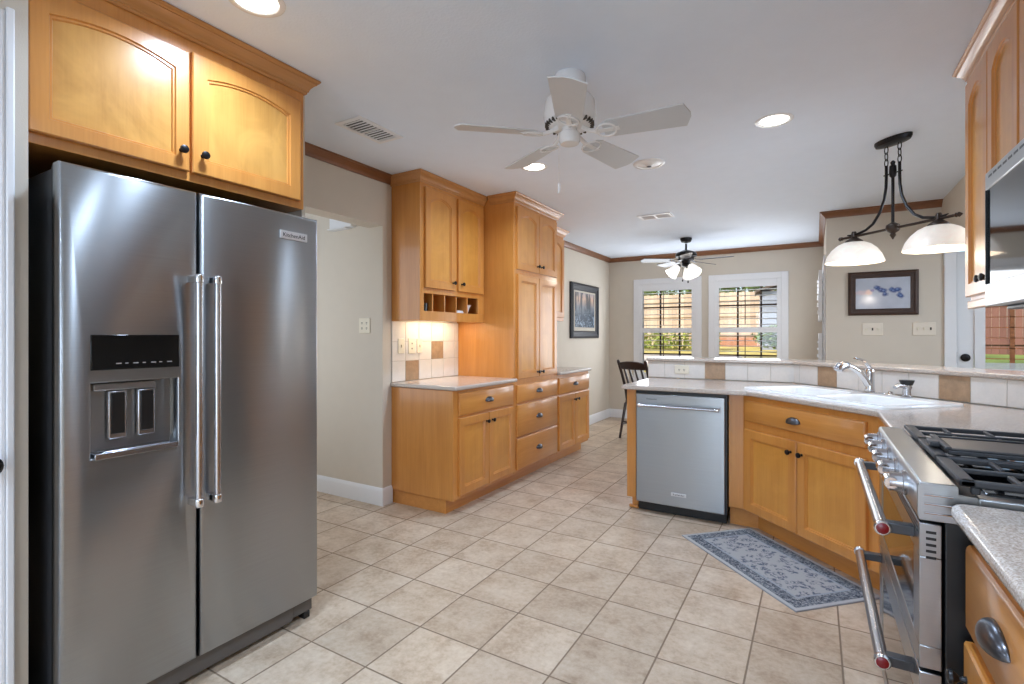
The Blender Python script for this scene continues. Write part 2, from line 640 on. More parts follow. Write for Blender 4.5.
def copy_tree(o, parent=None):
    c = o.copy()
    COL.objects.link(c)
    if parent:
        c.parent = parent
    for ch in list(o.children):
        copy_tree(ch, c)
    return c


def lamp(name, typ, loc, energy, color=(1, 1, 1), size=.1, rot=(0, 0, 0), parent=None, shape=None, size_y=None, spread=None, soft=None):
    d = bpy.data.lights.new(name, typ)
    d.energy = energy
    d.color = color
    if typ == 'AREA':
        d.size = size
        if shape:
            d.shape = shape
        if size_y:
            d.size_y = size_y
        if spread:
            d.spread = spread
    else:
        d.shadow_soft_size = size
    o = bpy.data.objects.new(name, d)
    o.location = loc
    o.rotation_euler = rot
    if parent:
        o.parent = parent
    COL.objects.link(o)
    return o


def lettering(s, size, loc, mat, parent, rot=(PI / 2, 0, 0), extrude=.0006, align='CENTER', name='lettering'):
    c = bpy.data.curves.new(name, 'FONT')
    c.body = s
    c.size = size
    c.extrude = extrude
    c.align_x = align
    c.align_y = 'CENTER'
    c.materials.append(M[mat])
    tmp = bpy.data.objects.new(name, c)
    COL.objects.link(tmp)
    me = bpy.data.meshes.new_from_object(tmp)
    bpy.data.objects.remove(tmp)
    o = bpy.data.objects.new(name, me)
    o.location = loc
    o.rotation_euler = rot
    o.parent = parent
    COL.objects.link(o)
    return o


def offset_path(path, d):
    """polyline moved d to its left, mitred"""
    out = []
    k = len(path)
    for i, p in enumerate(path):
        ns = []
        for a, b in ((i - 1, i), (i, i + 1)):
            if 0 <= a and b < k:
                t = (Vector(path[b]) - Vector(path[a])).normalized()
                ns.append(Vector((-t.y, t.x)))
        n = sum(ns, Vector((0, 0)))
        n.normalize()
        q = d / max(.2, n.dot(ns[0]))
        out.append((p[0] + n.x * q, p[1] + n.y * q))
    return out


def sweep(mb, path, prof, m=0):
    """profile of (out, z) carried along a flat path; out is to the left of the path"""
    k = len(prof)
    rings = [offset_path(path, o) for o, z in prof]
    vs = [(rings[j][i][0], rings[j][i][1], prof[j][1]) for i in range(len(path)) for j in range(k)]
    fs = []
    for i in range(len(path) - 1):
        for j in range(k):
            fs.append((i * k + j, i * k + (j + 1) % k, (i + 1) * k + (j + 1) % k, (i + 1) * k + j))
    fs += [tuple(range(k)), tuple(range((len(path) - 1) * k, len(path) * k))[::-1]]
    return mb.add(vs, fs, m)


def wallband(mb, path, d0, d1, z0, z1, m=0):
    a, b = offset_path(path, d0), offset_path(path, d1)
    for i in range(len(path) - 1):
        mb.prism([a[i], a[i + 1], b[i + 1], b[i]], z0, z1, m=m)
    return mb


def S(name, mb, mats, bevel=0., parent=None, **kw):
    o = mb.build(name, mats, parent, bevel, **kw)
    if parent is None:
        o['kind'] = 'structure'
    return o


CEIL = 2.48
WX = -2.78          # left wall
BY = 7.645          # far wall
# ------------------------------------------------------------------ the room shell
S('floor', MB().box(-4.6, 3.4, -3.4, 7.8, -.1, 0), 'floor')
S('ceiling', MB().box(-4.6, 3.4, -3.4, 7.8, CEIL, CEIL + .15), 'ceiling')
S('wall_left', MB().box(WX - .15, WX, 2.77, 7.8, 0, CEIL), 'wall')
S('wall_hall', MB().box(-4.6, WX - .15, 2.77, 2.92, 0, CEIL), 'wall')
S('wall_hall_end', MB().box(-4.6, -4.45, 1.66, 2.77, 0, CEIL), 'wall')
S('wall_header', MB().box(WX - .15, WX, 1.66, 2.77, 2.095, CEIL), 'wall')
S('wall_alcove', MB().box(-4.45, WX, 1.555, 1.66, 0, CEIL).box(WX, -2.085, 1.5555, 1.571, 0, CEIL), 'wall')
S('wall_alcove_back', MB().box(-2.85, -2.72, .58, 1.555, 0, CEIL), 'wall')
S('wall_near_left', MB().box(-2.72, -2.05, .528, .572, 0, CEIL).box(-2.25, -2.05, -3.25, -.39, 0, CEIL).box(-2.25, -2.05, -.39, .528, 2.16, CEIL)
  .box(-2.72, -2.25, .4, .528, 0, CEIL), 'wall')
S('wall_rear', MB().box(-2.25, -1.7, -3.4, -3.25, 0, CEIL).box(.5, 3.3, -3.4, -3.25, 0, CEIL).box(-1.7, .5, -3.4, -3.25, 2.1, CEIL).box(-1.7, .5, -3.4, -3.25, 0, .25), 'wall')  # the opening is added for the rear fill lamp
S('wall_range', MB().box(.97, 1.12, -3.25, 3.28, 0, CEIL), 'wall')
S('wall_beam', MB().box(.97, 1.12, 3.28, 5.85, 2.1, CEIL), 'wall')
S('wall_picture', MB().box(.095, .985, 5.85, 6.0, 0, CEIL).box(1.995, 3.3, 5.85, 6.0, 0, CEIL).box(.985, 1.995, 5.85, 6.0, 2.09, CEIL), 'wall')
S('wall_east', MB().box(3.25, 3.4, -3.25, 6.0, 0, CEIL), 'wall')
# far wall with two window openings
W1, W2, WZ = (-2.30, -1.48), (-1.215, -.385), (.62, 2.045)
wb_ = MB()
for a, b in ((WX - .15, W1[0]), (W1[1], W2[0]), (W2[1], .25)):
    wb_.box(a, b, BY, BY + .15, 0, CEIL)
for a, b in (W1, W2):
    wb_.box(a, b, BY, BY + .15, 0, WZ[0]).box(a, b, BY, BY + .15, WZ[1], CEIL)
S('wall_back', wb_, 'wall')
W3 = (6.25, 7.15)
S('wall_side', MB().box(.095, .25, 6.0, W3[0], 0, CEIL).box(.095, .25, W3[1], BY, 0, CEIL).box(.095, .25, W3[0], W3[1], 0, .62).box(.095, .25, W3[0], W3[1], 2.02, CEIL), 'wall')

# baseboards
BASE = [(0, 0), (.016, 0), (.016, .1), (.01, .12), (.004, .13), (0, .13)]
S('baseboard_hall', sweep(MB(), [(WX, 2.86), (WX, 2.77), (-4.45, 2.77)][::1], [(o, z) for o, z in BASE]), 'white')
S('baseboard_left', sweep(MB(), [(.095, BY), (WX, BY), (WX, 5.345)], BASE), 'white')
# crown mouldings of the room
CROWN = [(0, -.088), (.012, -.088), (.014, -.074), (.03, -.052), (.052, -.026), (.06, -.018), (.07, -.016), (.07, 0), (0, 0)]
crown = lambda path: sweep(MB(), path, [(o * .8, CEIL + z * .7) for o, z in CROWN])
S('trim_1', crown([(WX, 2.85), (WX, 1.66)]), 'cherry_y')
S('trim_2', crown([(.095, 5.85), (.095, BY), (WX, BY), (WX, 5.345)]), 'cherry')
S('trim_3', crown([(.97, 5.85), (.095, 5.85), (.095, 5.86)]), 'cherry')


# ------------------------------------------------------------------ windows
def casing(mb, x0, x1, z0, z1, y, w=.085, t=.02, axis='x', bottom=True):
    f = (lambda a, b, c, d: mb.box(a, b, y - t, y, c, d)) if axis == 'x' else (lambda a, b, c, d: mb.box(y - t, y, a, b, c, d))
    f(x0 - w, x0, z0 - (w if bottom else 0), z1 + w)
    f(x1, x1 + w, z0 - (w if bottom else 0), z1 + w)
    f(x0, x1, z1, z1 + w)
    if bottom:
        f(x0, x1, z0 - w, z0)
    return mb


def back_window(idx, a, b, bars, rod):
    z0, z1 = WZ
    root = thing(f'window_{idx}', None, None, ((a + b) / 2, BY, 0), kind='structure')
    root['label'] = ['double-hung window with white shutters behind the dark chairs, nearer the corner',
                     'double-hung window with white shutters above the bar, beside the side wall'][idx - 1]
    h = (b - a) / 2
    casing(MB(), -h, h, z0, z1, 0).build('casing', 'white', root, .004)
    MB().box(-h - .02, h + .02, -.05, .0, z0 - .03, z0).build('sill', 'white', root, .004)
    fr = MB()
    st = .052
    fr.box(-h, -h + st, -.012, .02, z0, z1).box(h - st, h, -.012, .02, z0, z1)
    fr.box(-h + st, h - st, -.012, .02, 1.945, z1).box(-h + st, h - st, -.012, .02, 1.318, 1.39).box(-h + st, h - st, -.012, .02, z0, z0 + .1)
    sh = fr.build('shutter_frame', 'white', root, .003)
    lv = MB()
    for za, zb in ((1.39, 1.945), (z0 + .1, 1.318)):
        k = round((zb - za) / .079)
        for i in range(k):
            zc = za + (i + .5) * (zb - za) / k
            lv.prism([(-.035, zc), (-.01, zc + .0045), (.03, zc + .0045), (.044, zc), (.03, zc - .0045), (-.01, zc - .0045)], -h + st + .002, h - st - .002, 'yz')
    lv.build('louver', 'white', sh)
    for za, zb in ((1.43, 1.92), (z0 + .14, 1.27)):
        MB().box(rod - .005, rod + .005, -.055, -.045, za, zb).build('tilt_rod', 'sash', sh)  # dark brown puts the white rod's backlit shade into its colour
    s = MB()
    y0, y1 = .085, .115
    s.box(-h, -h + .04, y0, y1, z0, z1).box(h - .04, h, y0, y1, z0, z1).box(-h + .04, h - .04, y0, y1, z1 - .05, z1).box(-h + .04, h - .04, y0, y1, z0, z0 + .06)
    s.box(-h + .04, h - .04, y0, y1, 1.33, 1.372)
    s.build('sash', 'white', root)
    m = MB()
    for x in bars:
        m.box(x - .011, x + .011, .09, .112, z0 + .06, z1 - .05)
    for z in (1.70, 1.0):
        m.box(-h + .04, h - .04, .09, .112, z - .011, z + .011)
    m.build('muntin', 'sash', root)
    MB().box(-h + .04, h - .04, .099, .103, z0 + .06, z1 - .05).build('pane', 'glass', root)
    return root


back_window(1, *W1, (-.115, .165), -.035)
back_window(2, *W2, (-.13, .165), -.02)

w3 = thing('window_3', 'shuttered side window seen edge on, beside the far shuttered windows', None, (.095, sum(W3) / 2, 0), kind='structure')
hh = (W3[1] - W3[0]) / 2
casing(MB(), -hh, hh, .62, 2.02, 0, axis='y').build('casing', 'white', w3, .004)
sf = MB()
for za, zb in ((.64, 1.30), (1.44, 1.96)):
    for ya, yb in ((-hh - .05, -.01), (.01, hh + .05)):
        sf.box(-.062, -.032, ya, ya + .05, za, zb).box(-.062, -.032, yb - .05, yb, za, zb).box(-.062, -.032, ya + .05, yb - .05, za, za + .06).box(-.062, -.032, ya + .05, yb - .05, zb - .06, zb)
sfo = sf.build('shutter_frame', 'white', w3)
lv = MB()
for za, zb in ((.70, 1.24), (1.5, 1.9)):
    for ya, yb in ((-hh, -.06), (.06, hh)):
        k = round((zb - za) / .075)
        for i in range(k):
            zc = za + (i + .5) * (zb - za) / k
            lv.prism([(-.075, zc), (-.047, zc + .005), (-.018, zc), (-.047, zc - .005)], ya, yb, 'xz')
lv.build('louver', 'white', sfo)
MB().box(.06, .064, -hh, hh, .62, 2.02).build('pane', 'glass', w3)

# glazed outside door beside the framed print
d1 = thing('door_1', 'white outside door with glass and a black deadbolt, beside the framed print', None, (1.49, 5.85, 0), kind='structure')
casing(MB(), -.42, .42, 0, 2.02, 0, w=.085, bottom=False).build('casing', 'white', d1, .004)
dl = MB()
dl.box(-.412, -.297, .03, .075, 0, 2.015).box(.297, .412, .03, .075, 0, 2.015).box(-.297, .297, .03, .075, 1.9, 2.015).box(-.297, .297, .03, .075, 0, .95)
for z0, z1 in ((.2, .75),):
    dl.box(-.22, .22, .024, .03, z0, z1)
leaf = dl.build('door_leaf', 'white', d1, .003)
lf = MB()
for a, b, c, d in ((-.297, -.225, .95, 1.9), (.225, .297, .95, 1.9), (-.225, .225, .95, .99), (-.225, .225, 1.86, 1.9)):
    lf.box(a, b, .015, .03, c, d)
lf.build('lite_frame', 'white', d1, .004)
mu = MB().box(-.06, -.03, .05, .066, .99, 1.86)
for i in range(9):
    mu.box(-.225, .225, .05, .056, 1.07 + i * .09, 1.077 + i * .09)
mu.build('muntin', 'orange_muntin', d1)
bl = MB()
for i in range(8):
    bl.box(-.222, .222, .034, .048, .992 + i * .006, .996 + i * .006)
bl.build('blind', 'white', d1)
MB().box(-.225, .225, .058, .062, .99, 1.86).build('pane', 'glass', d1)
MB().lathe([(.034, 0), (.034, .012), (.024, .02), (.01, .022)], (-.355, .03, 1.08), (0, -1, 0), 24).build('deadbolt', 'dark', d1)
MB().lathe([(.03, 0), (.03, .006), (.014, .01), (.012, .03), (.026, .04), (.03, .055), (.02, .066), (.004, .068)], (-.355, .03, .93), (0, -1, 0), 24).build('knob', 'dark', d1)
MB().box(-.42, -.412, .02, .04, 1.03, 1.13).build('strike_plate', 'dark', d1)

# near door at the very edge
d2 = thing('door_2', 'white door with a dark knob beside the refrigerator', None, (-2.05, .0, 0), PI / 2, kind='structure')
MB().box(.518, .537, -.022, 0, 0, 2.235).box(.506, .518, -.016, 0, 0, 2.225).box(.498, .506, -.011, 0, 0, 2.215).box(-.46, -.39, -.02, 0, 0, 2.235).box(-.39, .498, -.02, 0, 2.16, 2.235).build('casing', 'white', d2, .004)
dl = MB().box(-.389, .497, .0, .04, 0, 2.158)
for z0, z1 in ((.2, .95), (1.1, 1.9)):
    dl.box(-.28, .36, -.006, 0, z0, z1)
dl.build('door_leaf', 'white', d2, .004)
MB().lathe([(.03, 0), (.03, .006), (.013, .01), (.012, .035), (.026, .045), (.031, .06), (.022, .074), (.004, .077)], (.472, 0, .9), (0, -1, 0), 24).build('knob', 'dark', d2)


# ------------------------------------------------------------------ cabinet parts (local frame: x across, y into the cabinet, z up)
def door_mb(x0, x1, z0, z1, yf, t=.02, stile=.055, arch=0., rec=.0125):
    mb = MB()
    n = 14

    def loop(ins, y, rise):
        a, b, c, d = x0 + ins, x1 - ins, z0 + ins, z1 - ins
        pts = [(a, y, c), (b, y, c)]
        for i in range(n + 1):
            u = i / n
            zz = d - rise + rise * (1 - (2 * u - 1) ** 2)
            pts.append((b + (a - b) * u, y, zz))
        return pts
    loops = [loop(0, yf + t, 0), loop(0, yf + .004, 0), loop(.004, yf, 0), loop(stile, yf, arch), loop(stile + .003, yf + .007, arch), loop(stile + .009, yf + .0065, arch), loop(stile + .012, yf + rec, arch)]
    k = n + 3
    vs = [p for L in loops for p in L]
    fs = [(i * k + j, i * k + (j + 1) % k, (i + 1) * k + (j + 1) % k, (i + 1) * k + j) for i in range(len(loops) - 1) for j in range(k)]
    mb.add(vs, fs + [tuple(range(k))[::-1]], 0)
    mb.add(loops[-1], [tuple(range(k))], 1)
    return mb


def slab_mb(x0, x1, z0, z1, yf, t=.02):
    mb = MB()
    e = .009
    L = [[(x0, yf + t), (x1, yf + t)], ]
    def ring(i, y):
        return [(x0 + i, y, z0 + i), (x1 - i, y, z0 + i), (x1 - i, y, z1 - i), (x0 + i, y, z1 - i)]
    loops = [ring(0, yf + t), ring(0, yf + .008), ring(e * .4, yf + .003), ring(e, yf)]
    vs = [p for l in loops for p in l]
    fs = [(i * 4 + j, i * 4 + (j + 1) % 4, (i + 1) * 4 + (j + 1) % 4, (i + 1) * 4 + j) for i in range(3) for j in range(4)]
    return mb.add(vs, fs + [(3, 2, 1, 0), (12, 13, 14, 15)])


def knob(parent, x, z, yf, mat='dark'):
    return MB().lathe([(.008, 0), (.006, .004), (.0055, .012), (.012, .018), (.0155, .024), (.014, .030), (.006, .033), (.001, .0335)], (x, yf, z), (0, -1, 0), 18).build('knob', mat, parent)


def pull(parent, x, z, yf, w=.05, h=.03, d=.026, mat='pewter'):
    mb = MB()

    def fn(u, v):
        a, b = PI * u, (PI / 2 + .25) * v
        return (x - w * math.cos(a), yf - d * math.sin(a) * math.sin(b), z - .008 + h * math.sin(a) * math.cos(b))
    mb.sheet(fn, 18, 8)
    o = mb.build('cup_pull', mat, parent, solid=.003)
    return o


def door(parent, x0, x1, z0, z1, yf=-.02, arch=0., kx=None, kz=None, stile=.055, panel='maple_panel', name='door'):
    o = door_mb(x0, x1, z0, z1, yf, stile=stile, arch=arch).build(name, ['maple', panel], parent, smooth=30)
    if kx is not None:
        knob(o, kx, kz, yf)
    return o


def drawer(parent, x0, x1, z0, z1, yf=-.02, px=None, pz=None, pw=.052):
    o = slab_mb(x0, x1, z0, z1, yf).build('drawer', 'maple_x', parent, smooth=30)
    pull(o, (x0 + x1) / 2 if px is None else px, (z0 + z1) / 2 if pz is None else pz, yf, w=pw)
    return o


def base_body(root, w, depth, z0=.1, z1=.882, toe=.075, sides=(0, 0)):
    b = MB().box(-w / 2, w / 2, 0, depth, z0, z1)
    b.build('carcass', 'maple', root, .002)
    MB().box(-w / 2 + sides[0], w / 2 - sides[1], toe, depth, 0, z0 - .001).build('toe_kick', 'maple_x', root)
    return root


CABCROWN = [(0, -.1), (.009, -.1), (.012, -.094), (.012, -.086), (.018, -.082), (.018, -.076), (.024, -.06), (.036, -.042), (.047, -.032), (.047, -.026), (.054, -.022), (.06, -.012), (.06, -.004), (0, -.004)]


def cab_crown(root, path, mat='crownmaple', top=CEIL):
    return sweep(MB(), path, [(o * .9, top + z * .72) for o, z in CABCROWN]).build('crown_molding', mat, root, smooth=25)


# ---- left run
LX = -2.19                                   # face-frame plane of the base units (door fronts stand .02 proud)
D = LX - WX - .002
c1 = thing('base_cabinet', 'maple base cabinet under the tiled niche, with its wide plain end panel showing', 'cabinet', (LX, 3.28, 0), PI / 2, 'left wall base cabinets')
base_body(c1, .84, D, sides=(.012, 0))
drawer(c1, -.364, .391, .697, .862)
door(c1, -.364, .012, .127, .68, kx=-.024, kz=.617)
door(c1, .018, .395, .127, .68, kx=.056, kz=.617)

c2 = thing('pantry_cabinet', 'tall maple pantry with three drawers below two pairs of doors', 'cabinet', (LX, 4.117, 0), PI / 2)
w = .83
MB().box(-w / 2, w / 2, 0, D, .1, CEIL - .002).build('carcass', 'maple', c2, .002)
MB().box(-w / 2, w / 2, .075, D, 0, .099).build('toe_kick', 'maple_x', c2)
drawer(c2, -.379, .393, .697, .85)
drawer(c2, -.379, .393, .407, .68)
drawer(c2, -.379, .393, .125, .393)
door(c2, -.372, .012, .9, 1.80, kx=-.026, kz=.945)
door(c2, .018, .385, .9, 1.80, kx=.052, kz=.945)
door(c2, -.379, .012, 1.84, 2.38, arch=.036, kx=-.026, kz=1.9)
door(c2, .018, .385, 1.84, 2.38, arch=.036, kx=.052, kz=1.9)
cab_crown(c2, [(w / 2 + .001, .28), (w / 2 + .001, -.001), (-w / 2 - .001, -.001), (-w / 2 - .001, .235)][::-1][::-1][::-1][::-1])

c3 = thing('base_cabinet', 'short maple base cabinet at the far end of the run, below the forest painting', 'cabinet', (LX, 4.938, 0), PI / 2, 'left wall base cabinets')
base_body(c3, .808, D, sides=(0, .03))
drawer(c3, -.38, .39, .69, .85)
door(c3, -.38, .012, .127, .672, kx=-.024, kz=.608)
door(c3, .018, .39, .127, .672, kx=.056, kz=.608)

# upper cabinet with open cubbies
UX = -2.494
UD = UX - WX - .002
u1 = thing('wall_cabinet', 'maple wall cabinet with arched doors over a row of small open cubbies', 'cabinet', (UX, 3.28, 1.385), PI / 2, 'left wall upper cabinets')
w = .84
b = MB().box(-w / 2 + .0182, w / 2 - .0182, 0, UD, .205, CEIL - 1.387)
b.box(-w / 2, -w / 2 + .018, 0, UD, 0, CEIL - 1.387).box(w / 2 - .018, w / 2, 0, UD, 0, CEIL - 1.387)
b.box(-w / 2 + .018, w / 2 - .018, .0202, UD - .0101, .055, .0728).box(-w / 2 + .018, w / 2 - .018, 0, .02, 0, .073)
b.box(-w / 2 + .018, -.375, 0, .02, .073, .205).box(.331, w / 2 - .018, 0, .02, .073, .205)
b.box(-w / 2 + .018, w / 2 - .018, UD - .01, UD, .073, .205)
b.build('carcass', 'maple', u1, .0015)
for y in (3.008, 3.155, 3.304, 3.456):
    MB().box(y - 3.28 - .006, y - 3.28 + .006, .003, UD - .01, .073, .205).build('divider', 'maple', u1)
door(u1, -.375, -.01, .245, .995, arch=.042, kx=-.048, kz=.305)
door(u1, .03, .39, .245, .995, arch=.042, kx=.033 + .035, kz=.305)
cab_crown(u1, [(w / 2 - .002, -.001), (-w / 2 - .001, -.001), (-w / 2 - .001, UD)], 'crownmaple', CEIL - 1.385)

u3 = thing('wall_cabinet', 'narrow-looking maple wall cabinet beyond the pantry, left of the forest painting', 'cabinet', (UX, 4.938, 1.44), PI / 2, 'left wall upper cabinets')
w = .808
MB().box(-w / 2, w / 2, 0, UD, 0, CEIL - 1.442).build('carcass', 'maple', u3, .002)
door(u3, -.38, .0, .04, .93, arch=.055)
door(u3, .006, .385, .04, .93, arch=.055)
cab_crown(u3, [(w / 2 + .001, UD), (w / 2 + .001, -.001), (-w / 2 + .002, -.001)][::-1][::-1], 'crownmaple', CEIL - 1.44)

# fridge cabinet
f1 = thing('wall_cabinet', 'deep maple cabinet with two wide arched doors above the refrigerator', 'cabinet', (-2.07, 1.067, 1.865), PI / 2)
w = .972
MB().box(-.4945, w / 2, 0, .645, 0, CEIL - 1.867).build('carcass', 'maple', f1, .002)
door(f1, -.4942, -.031, .033, .489, yf=-.02, arch=.03, kx=-.062, kz=.105, stile=.048, panel='figured')
door(f1, -.02, .459, .033, .498, yf=-.02, arch=.03, kx=.016, kz=.105, stile=.055, panel='figured')
cab_crown(f1, [(w / 2 + .001, .645), (w / 2 + .001, -.001), (-.4945, -.001)], 'crownmaple', CEIL - 1.865)


# ---- countertops
def slab(name, poly, z0, z1, label, cat='countertop', bevel=.009, group=None):
    o = MB().prism(poly, z0, z1).build(name, 'stone', None, bevel, seg=3)
    return tag(o, label, cat, group)


slab('countertop', [(WX + .001, 2.845), (-2.15, 2.845), (-2.15, 3.7), (WX + .001, 3.7)], .884, .914, 'pale stone countertop under the lit tile niche')
slab('countertop', [(WX + .001, 4.535), (-2.15, 4.535), (-2.15, 5.348), (WX + .001, 5.348)], .884, .914, 'short stone countertop at the far end, past the tall pantry')


# ---- tile backsplashes
def tiles(mb, x0, x1, xs, zs, tan, y=0., gap=.004, t=.008):
    for i in range(len(xs) - 1):
        for j in range(len(zs) - 1):
            a, b = max(xs[i], x0), min(xs[i + 1], x1)
            if b - a < .01:
                continue
            mb.box(a + gap / 2, b - gap / 2, y - t, y, zs[j] + gap / 2, zs[j + 1] - gap / 2, 1 if (i, j) in tan else 0)


bs = MB()
xs = [2.86, 3.01, 3.167, 3.325, 3.482, 3.64, 3.70]
tiles(bs, 2.86, 3.70, xs, [.916, 1.075, 1.225, 1.384], {(1, 0), (3, 1)}, y=-.001)
bs.box(2.86, 3.70, -.004, -.001, .915, 1.3845, 2)
bo = bs.build('tile_backsplash', ['tile', 'tile_tan', 'grout'], None, .0015)
bo.location = (WX, 0, 0)
bo.rotation_euler = (0, 0, PI / 2)
tag(bo, 'cream tile backsplash with two tan tiles, in the lit niche', 'backsplash')


# ---- switch plates and outlets
def plate(name, label, x, y, z, rot, w, h, slots, kind='outlet', group=None, pm='ivory'):
    r = thing(name, label, kind, (x, y, z), rot, group)
    MB().box(-w / 2, w / 2, -.007, 0, -h / 2, h / 2).build('faceplate', pm, r, .003)
    for sx, k in slots:
        if k == 's':
            MB().box(sx - .005, sx + .005, -.017, -.007, -.011, .011).build('toggle', 'ivory', r, .002)
        elif k == 'd':
            MB().box(sx - .006, sx + .006, -.009, -.007, -.012, .012).build('toggle', 'slot', r, .001)
        elif k == 'h':
            for q in (-.02, .02):
                m = MB()
                m.box(sx + q - .006, sx + q - .003, -.0085, -.006, -.007, .004).box(sx + q + .003, sx + q + .006, -.0085, -.006, -.007, .004)
                m.cyl((sx + q, -.0085, -.011), (sx + q, -.006, -.011), .0025, n=8)
                m.build('socket', 'slot', r)
        else:
            for q in (-.02, .02):
                m = MB()
                m.box(sx - .006, sx - .003, -.0085, -.006, q - .004, q + .006).box(sx + .003, sx + .006, -.0085, -.006, q - .004, q + .006)
                m.cyl((sx, -.0085, q - .009), (sx, -.006, q - .009), .0025, n=8)
                m.build('socket', 'slot', r)
    return r


TX = WX + .0092
plate('light_switch', 'ivory light switch on the niche tiles, nearest the beige wall', TX, 2.955, 1.192, PI / 2, .07, .115, [(0, 's')], 'switch', 'niche wall plates')
plate('wall_outlet', 'wider ivory outlet plate, middle of three on the niche tiles', TX, 3.076, 1.19, PI / 2, .08, .125, [(0, 'o')], 'outlet', 'niche wall plates')
plate('light_switch', 'narrow ivory switch plate on the niche tiles, nearest the tan tile', TX, 3.168, 1.19, PI / 2, .062, .115, [(0, 's')], 'switch', 'niche wall plates')
plate('wall_outlet', 'ivory double outlet on the beige wall between refrigerator and cabinets', -2.966, 2.77, 1.35, 0, .118, .116, [(-.025, 'o'), (.025, 'o')])
plate('light_switch', 'three-toggle ivory switch plate below the floral print', .465, 5.85, 1.334, 0, .16, .115, [(-.046, 's'), (0, 'd'), (.046, 's')], 'switch', 'triple switch plates', 'plate')
plate('light_switch', 'three-toggle ivory switch plate next to the outside door', .847, 5.85, 1.336, 0, .165, .118, [(-.046, 's'), (0, 's'), (.046, 'd')], 'switch', 'triple switch plates', 'plate')

ch = thing('door_chime', 'small white chime box high on the hall wall under the header', 'chime', (-3.19, 2.77, 2.15), 0)
MB().box(-.115, .13, -.055, 0, -.035, .12).build('cover', 'white', ch, .004)
MB().box(-.13, .07, -.066, 0, -.044, -.036).build('base_plate', 'white', ch, .002)

# ---- pictures
p1 = thing('framed_painting', 'winter forest painting in a dark blue-black frame on the left wall', 'picture', (WX, 6.63, 1.615), PI / 2)


def frame(root, w, h, bw, t, mat):
    prof = [(0, 0), (0, t * .6), (bw * .12, t * .85), (bw * .3, t), (bw * .45, t * .9), (bw * .5, t * .62), (bw * .82, t * .5), (bw * .88, t * .58), (bw, t * .4), (bw, 0)]
    mb = MB()
    k = len(prof)
    vs = []
    for sx, sz in ((-1, -1), (1, -1), (1, 1), (-1, 1)):
        for o, d in prof:
            vs.append((sx * (w / 2 - o), -d, sz * (h / 2 - o)))
    fs = [(i * k + j, i * k + (j + 1) % k, ((i + 1) % 4) * k + (j + 1) % k, ((i + 1) % 4) * k + j) for i in range(4) for j in range(k)]
    mb.add(vs, fs)
    return mb.build('frame', mat, root, smooth=25)


frame(p1, .98, .75, .1, .045, 'blackwood')
MB().box(-.40, .40, -.014, 0, -.285, .285).build('mat_board', 'mat', p1)
MB().box(-.345, .345, -.018, -.014, -.225, .25).build('painting', 'forest', p1)
p2 = thing('framed_print', 'pale blue floral print in a dark brown frame beside the glazed door', 'picture', (.54, 5.85, 1.67), 0)
frame(p2, .534, .41, .062, .028, 'brownframe')
MB().box(-.215, .215, -.012, 0, -.155, .155).build('print', 'floral', p2)

# ------------------------------------------------------------------ small things in the cubbies
cz = 1.385 + .073
t = thing('glass_tumbler', 'dark glass tumbler in the first open cubby', 'glass', (-2.545, 2.97, cz))
MB().lathe([(.018, 0), (.024, .004), (.028, .06), (.026, .06), (.022, .006), (.002, .005)], n=20).build('tumbler', 'blackgloss', t)
o = MB().lathe([(.02, 0), (.022, .003), (.034, .045), (.052, .075), (.048, .075), (.03, .046), (.018, .008), (.001, .007)], n=24).build('white_bowl', 'whitegloss')
o.location = (-2.58, 3.54, cz)
tag(o, 'small white cup in the cubby next to the pantry', 'cup')
o = MB().box(-.05, .05, -.055, .055, 0, .012).box(-.047, .047, -.05, .052, .0125, .022).build('folded_napkin', 'white', None, .005)
o.location = (-2.57, 3.385, cz)
tag(o, 'folded white napkin lying in the fourth cubby', 'napkin')

# ------------------------------------------------------------------ under-cabinet light
ul = thing('under_cabinet_light', 'slim lit strip fixture under the cubby cabinet', 'light', (-2.64, 3.28, 1.4398), PI / 2)
MB().box(-.28, .28, -.03, .03, -.018, 0).build('housing', 'white', ul, .003)
MB().box(-.27, .27, -.024, .024, -.021, -.0185).build('lens', 'strip', ul)
lamp('strip_lamp', 'AREA', (0, 0, -.024), 2.7, (1, .82, .58), .54, parent=ul, shape='RECTANGLE', size_y=.045)

# ------------------------------------------------------------------ refrigerator
fr = thing('refrigerator', 'stainless side-by-side refrigerator with an ice and water dispenser', 'refrigerator', (-1.93, 1.0675, 0), PI / 2)
MB().box(-.452, .452, .075, .74, .03, 1.785).build('cabinet', 'darksteel', fr, .004)
MB().box(-.455, .455, .058, .0745, .1, 1.79).build('gasket', 'black', fr)
for q in (-.4, .3):
    MB().box(q, q + .1, .12, .2, 1.785, 1.81).build('hinge_cover', 'black', fr, .004)
# freezer door with a pocket for the dispenser
DX0, DX1 = -.3825, -.1305
dm = MB()
t_ = .057
x0, x1, z0, z1 = -.4575, -.0645, .095, 1.795
def rring(a, b, c, d, y):
    return [(a, y, c), (b, y, c), (b, y, d), (a, y, d)]
loops = [rring(x0, x1, z0, z1, t_), rring(x0, x1, z0, z1, .012), rring(x0 + .004, x1 - .004, z0 + .004, z1 - .004, .004), rring(x0 + .012, x1 - .012, z0 + .012, z1 - .012, 0),
         rring(DX0 - .004, DX1 + .004, .882, 1.127, 0), rring(DX0, DX1, .886, 1.123, .004), rring(DX0 + .004, DX1 - .004, .889, 1.12, .05), ]
vs = [p for L in loops for p in L]
fs = [(i * 4 + j, i * 4 + (j + 1) % 4, (i + 1) * 4 + (j + 1) % 4, (i + 1) * 4 + j) for i in range(len(loops) - 1) for j in range(4)]
dm.add(vs, fs + [(3, 2, 1, 0)])
dm.add(loops[-1], [(0, 1, 2, 3)])
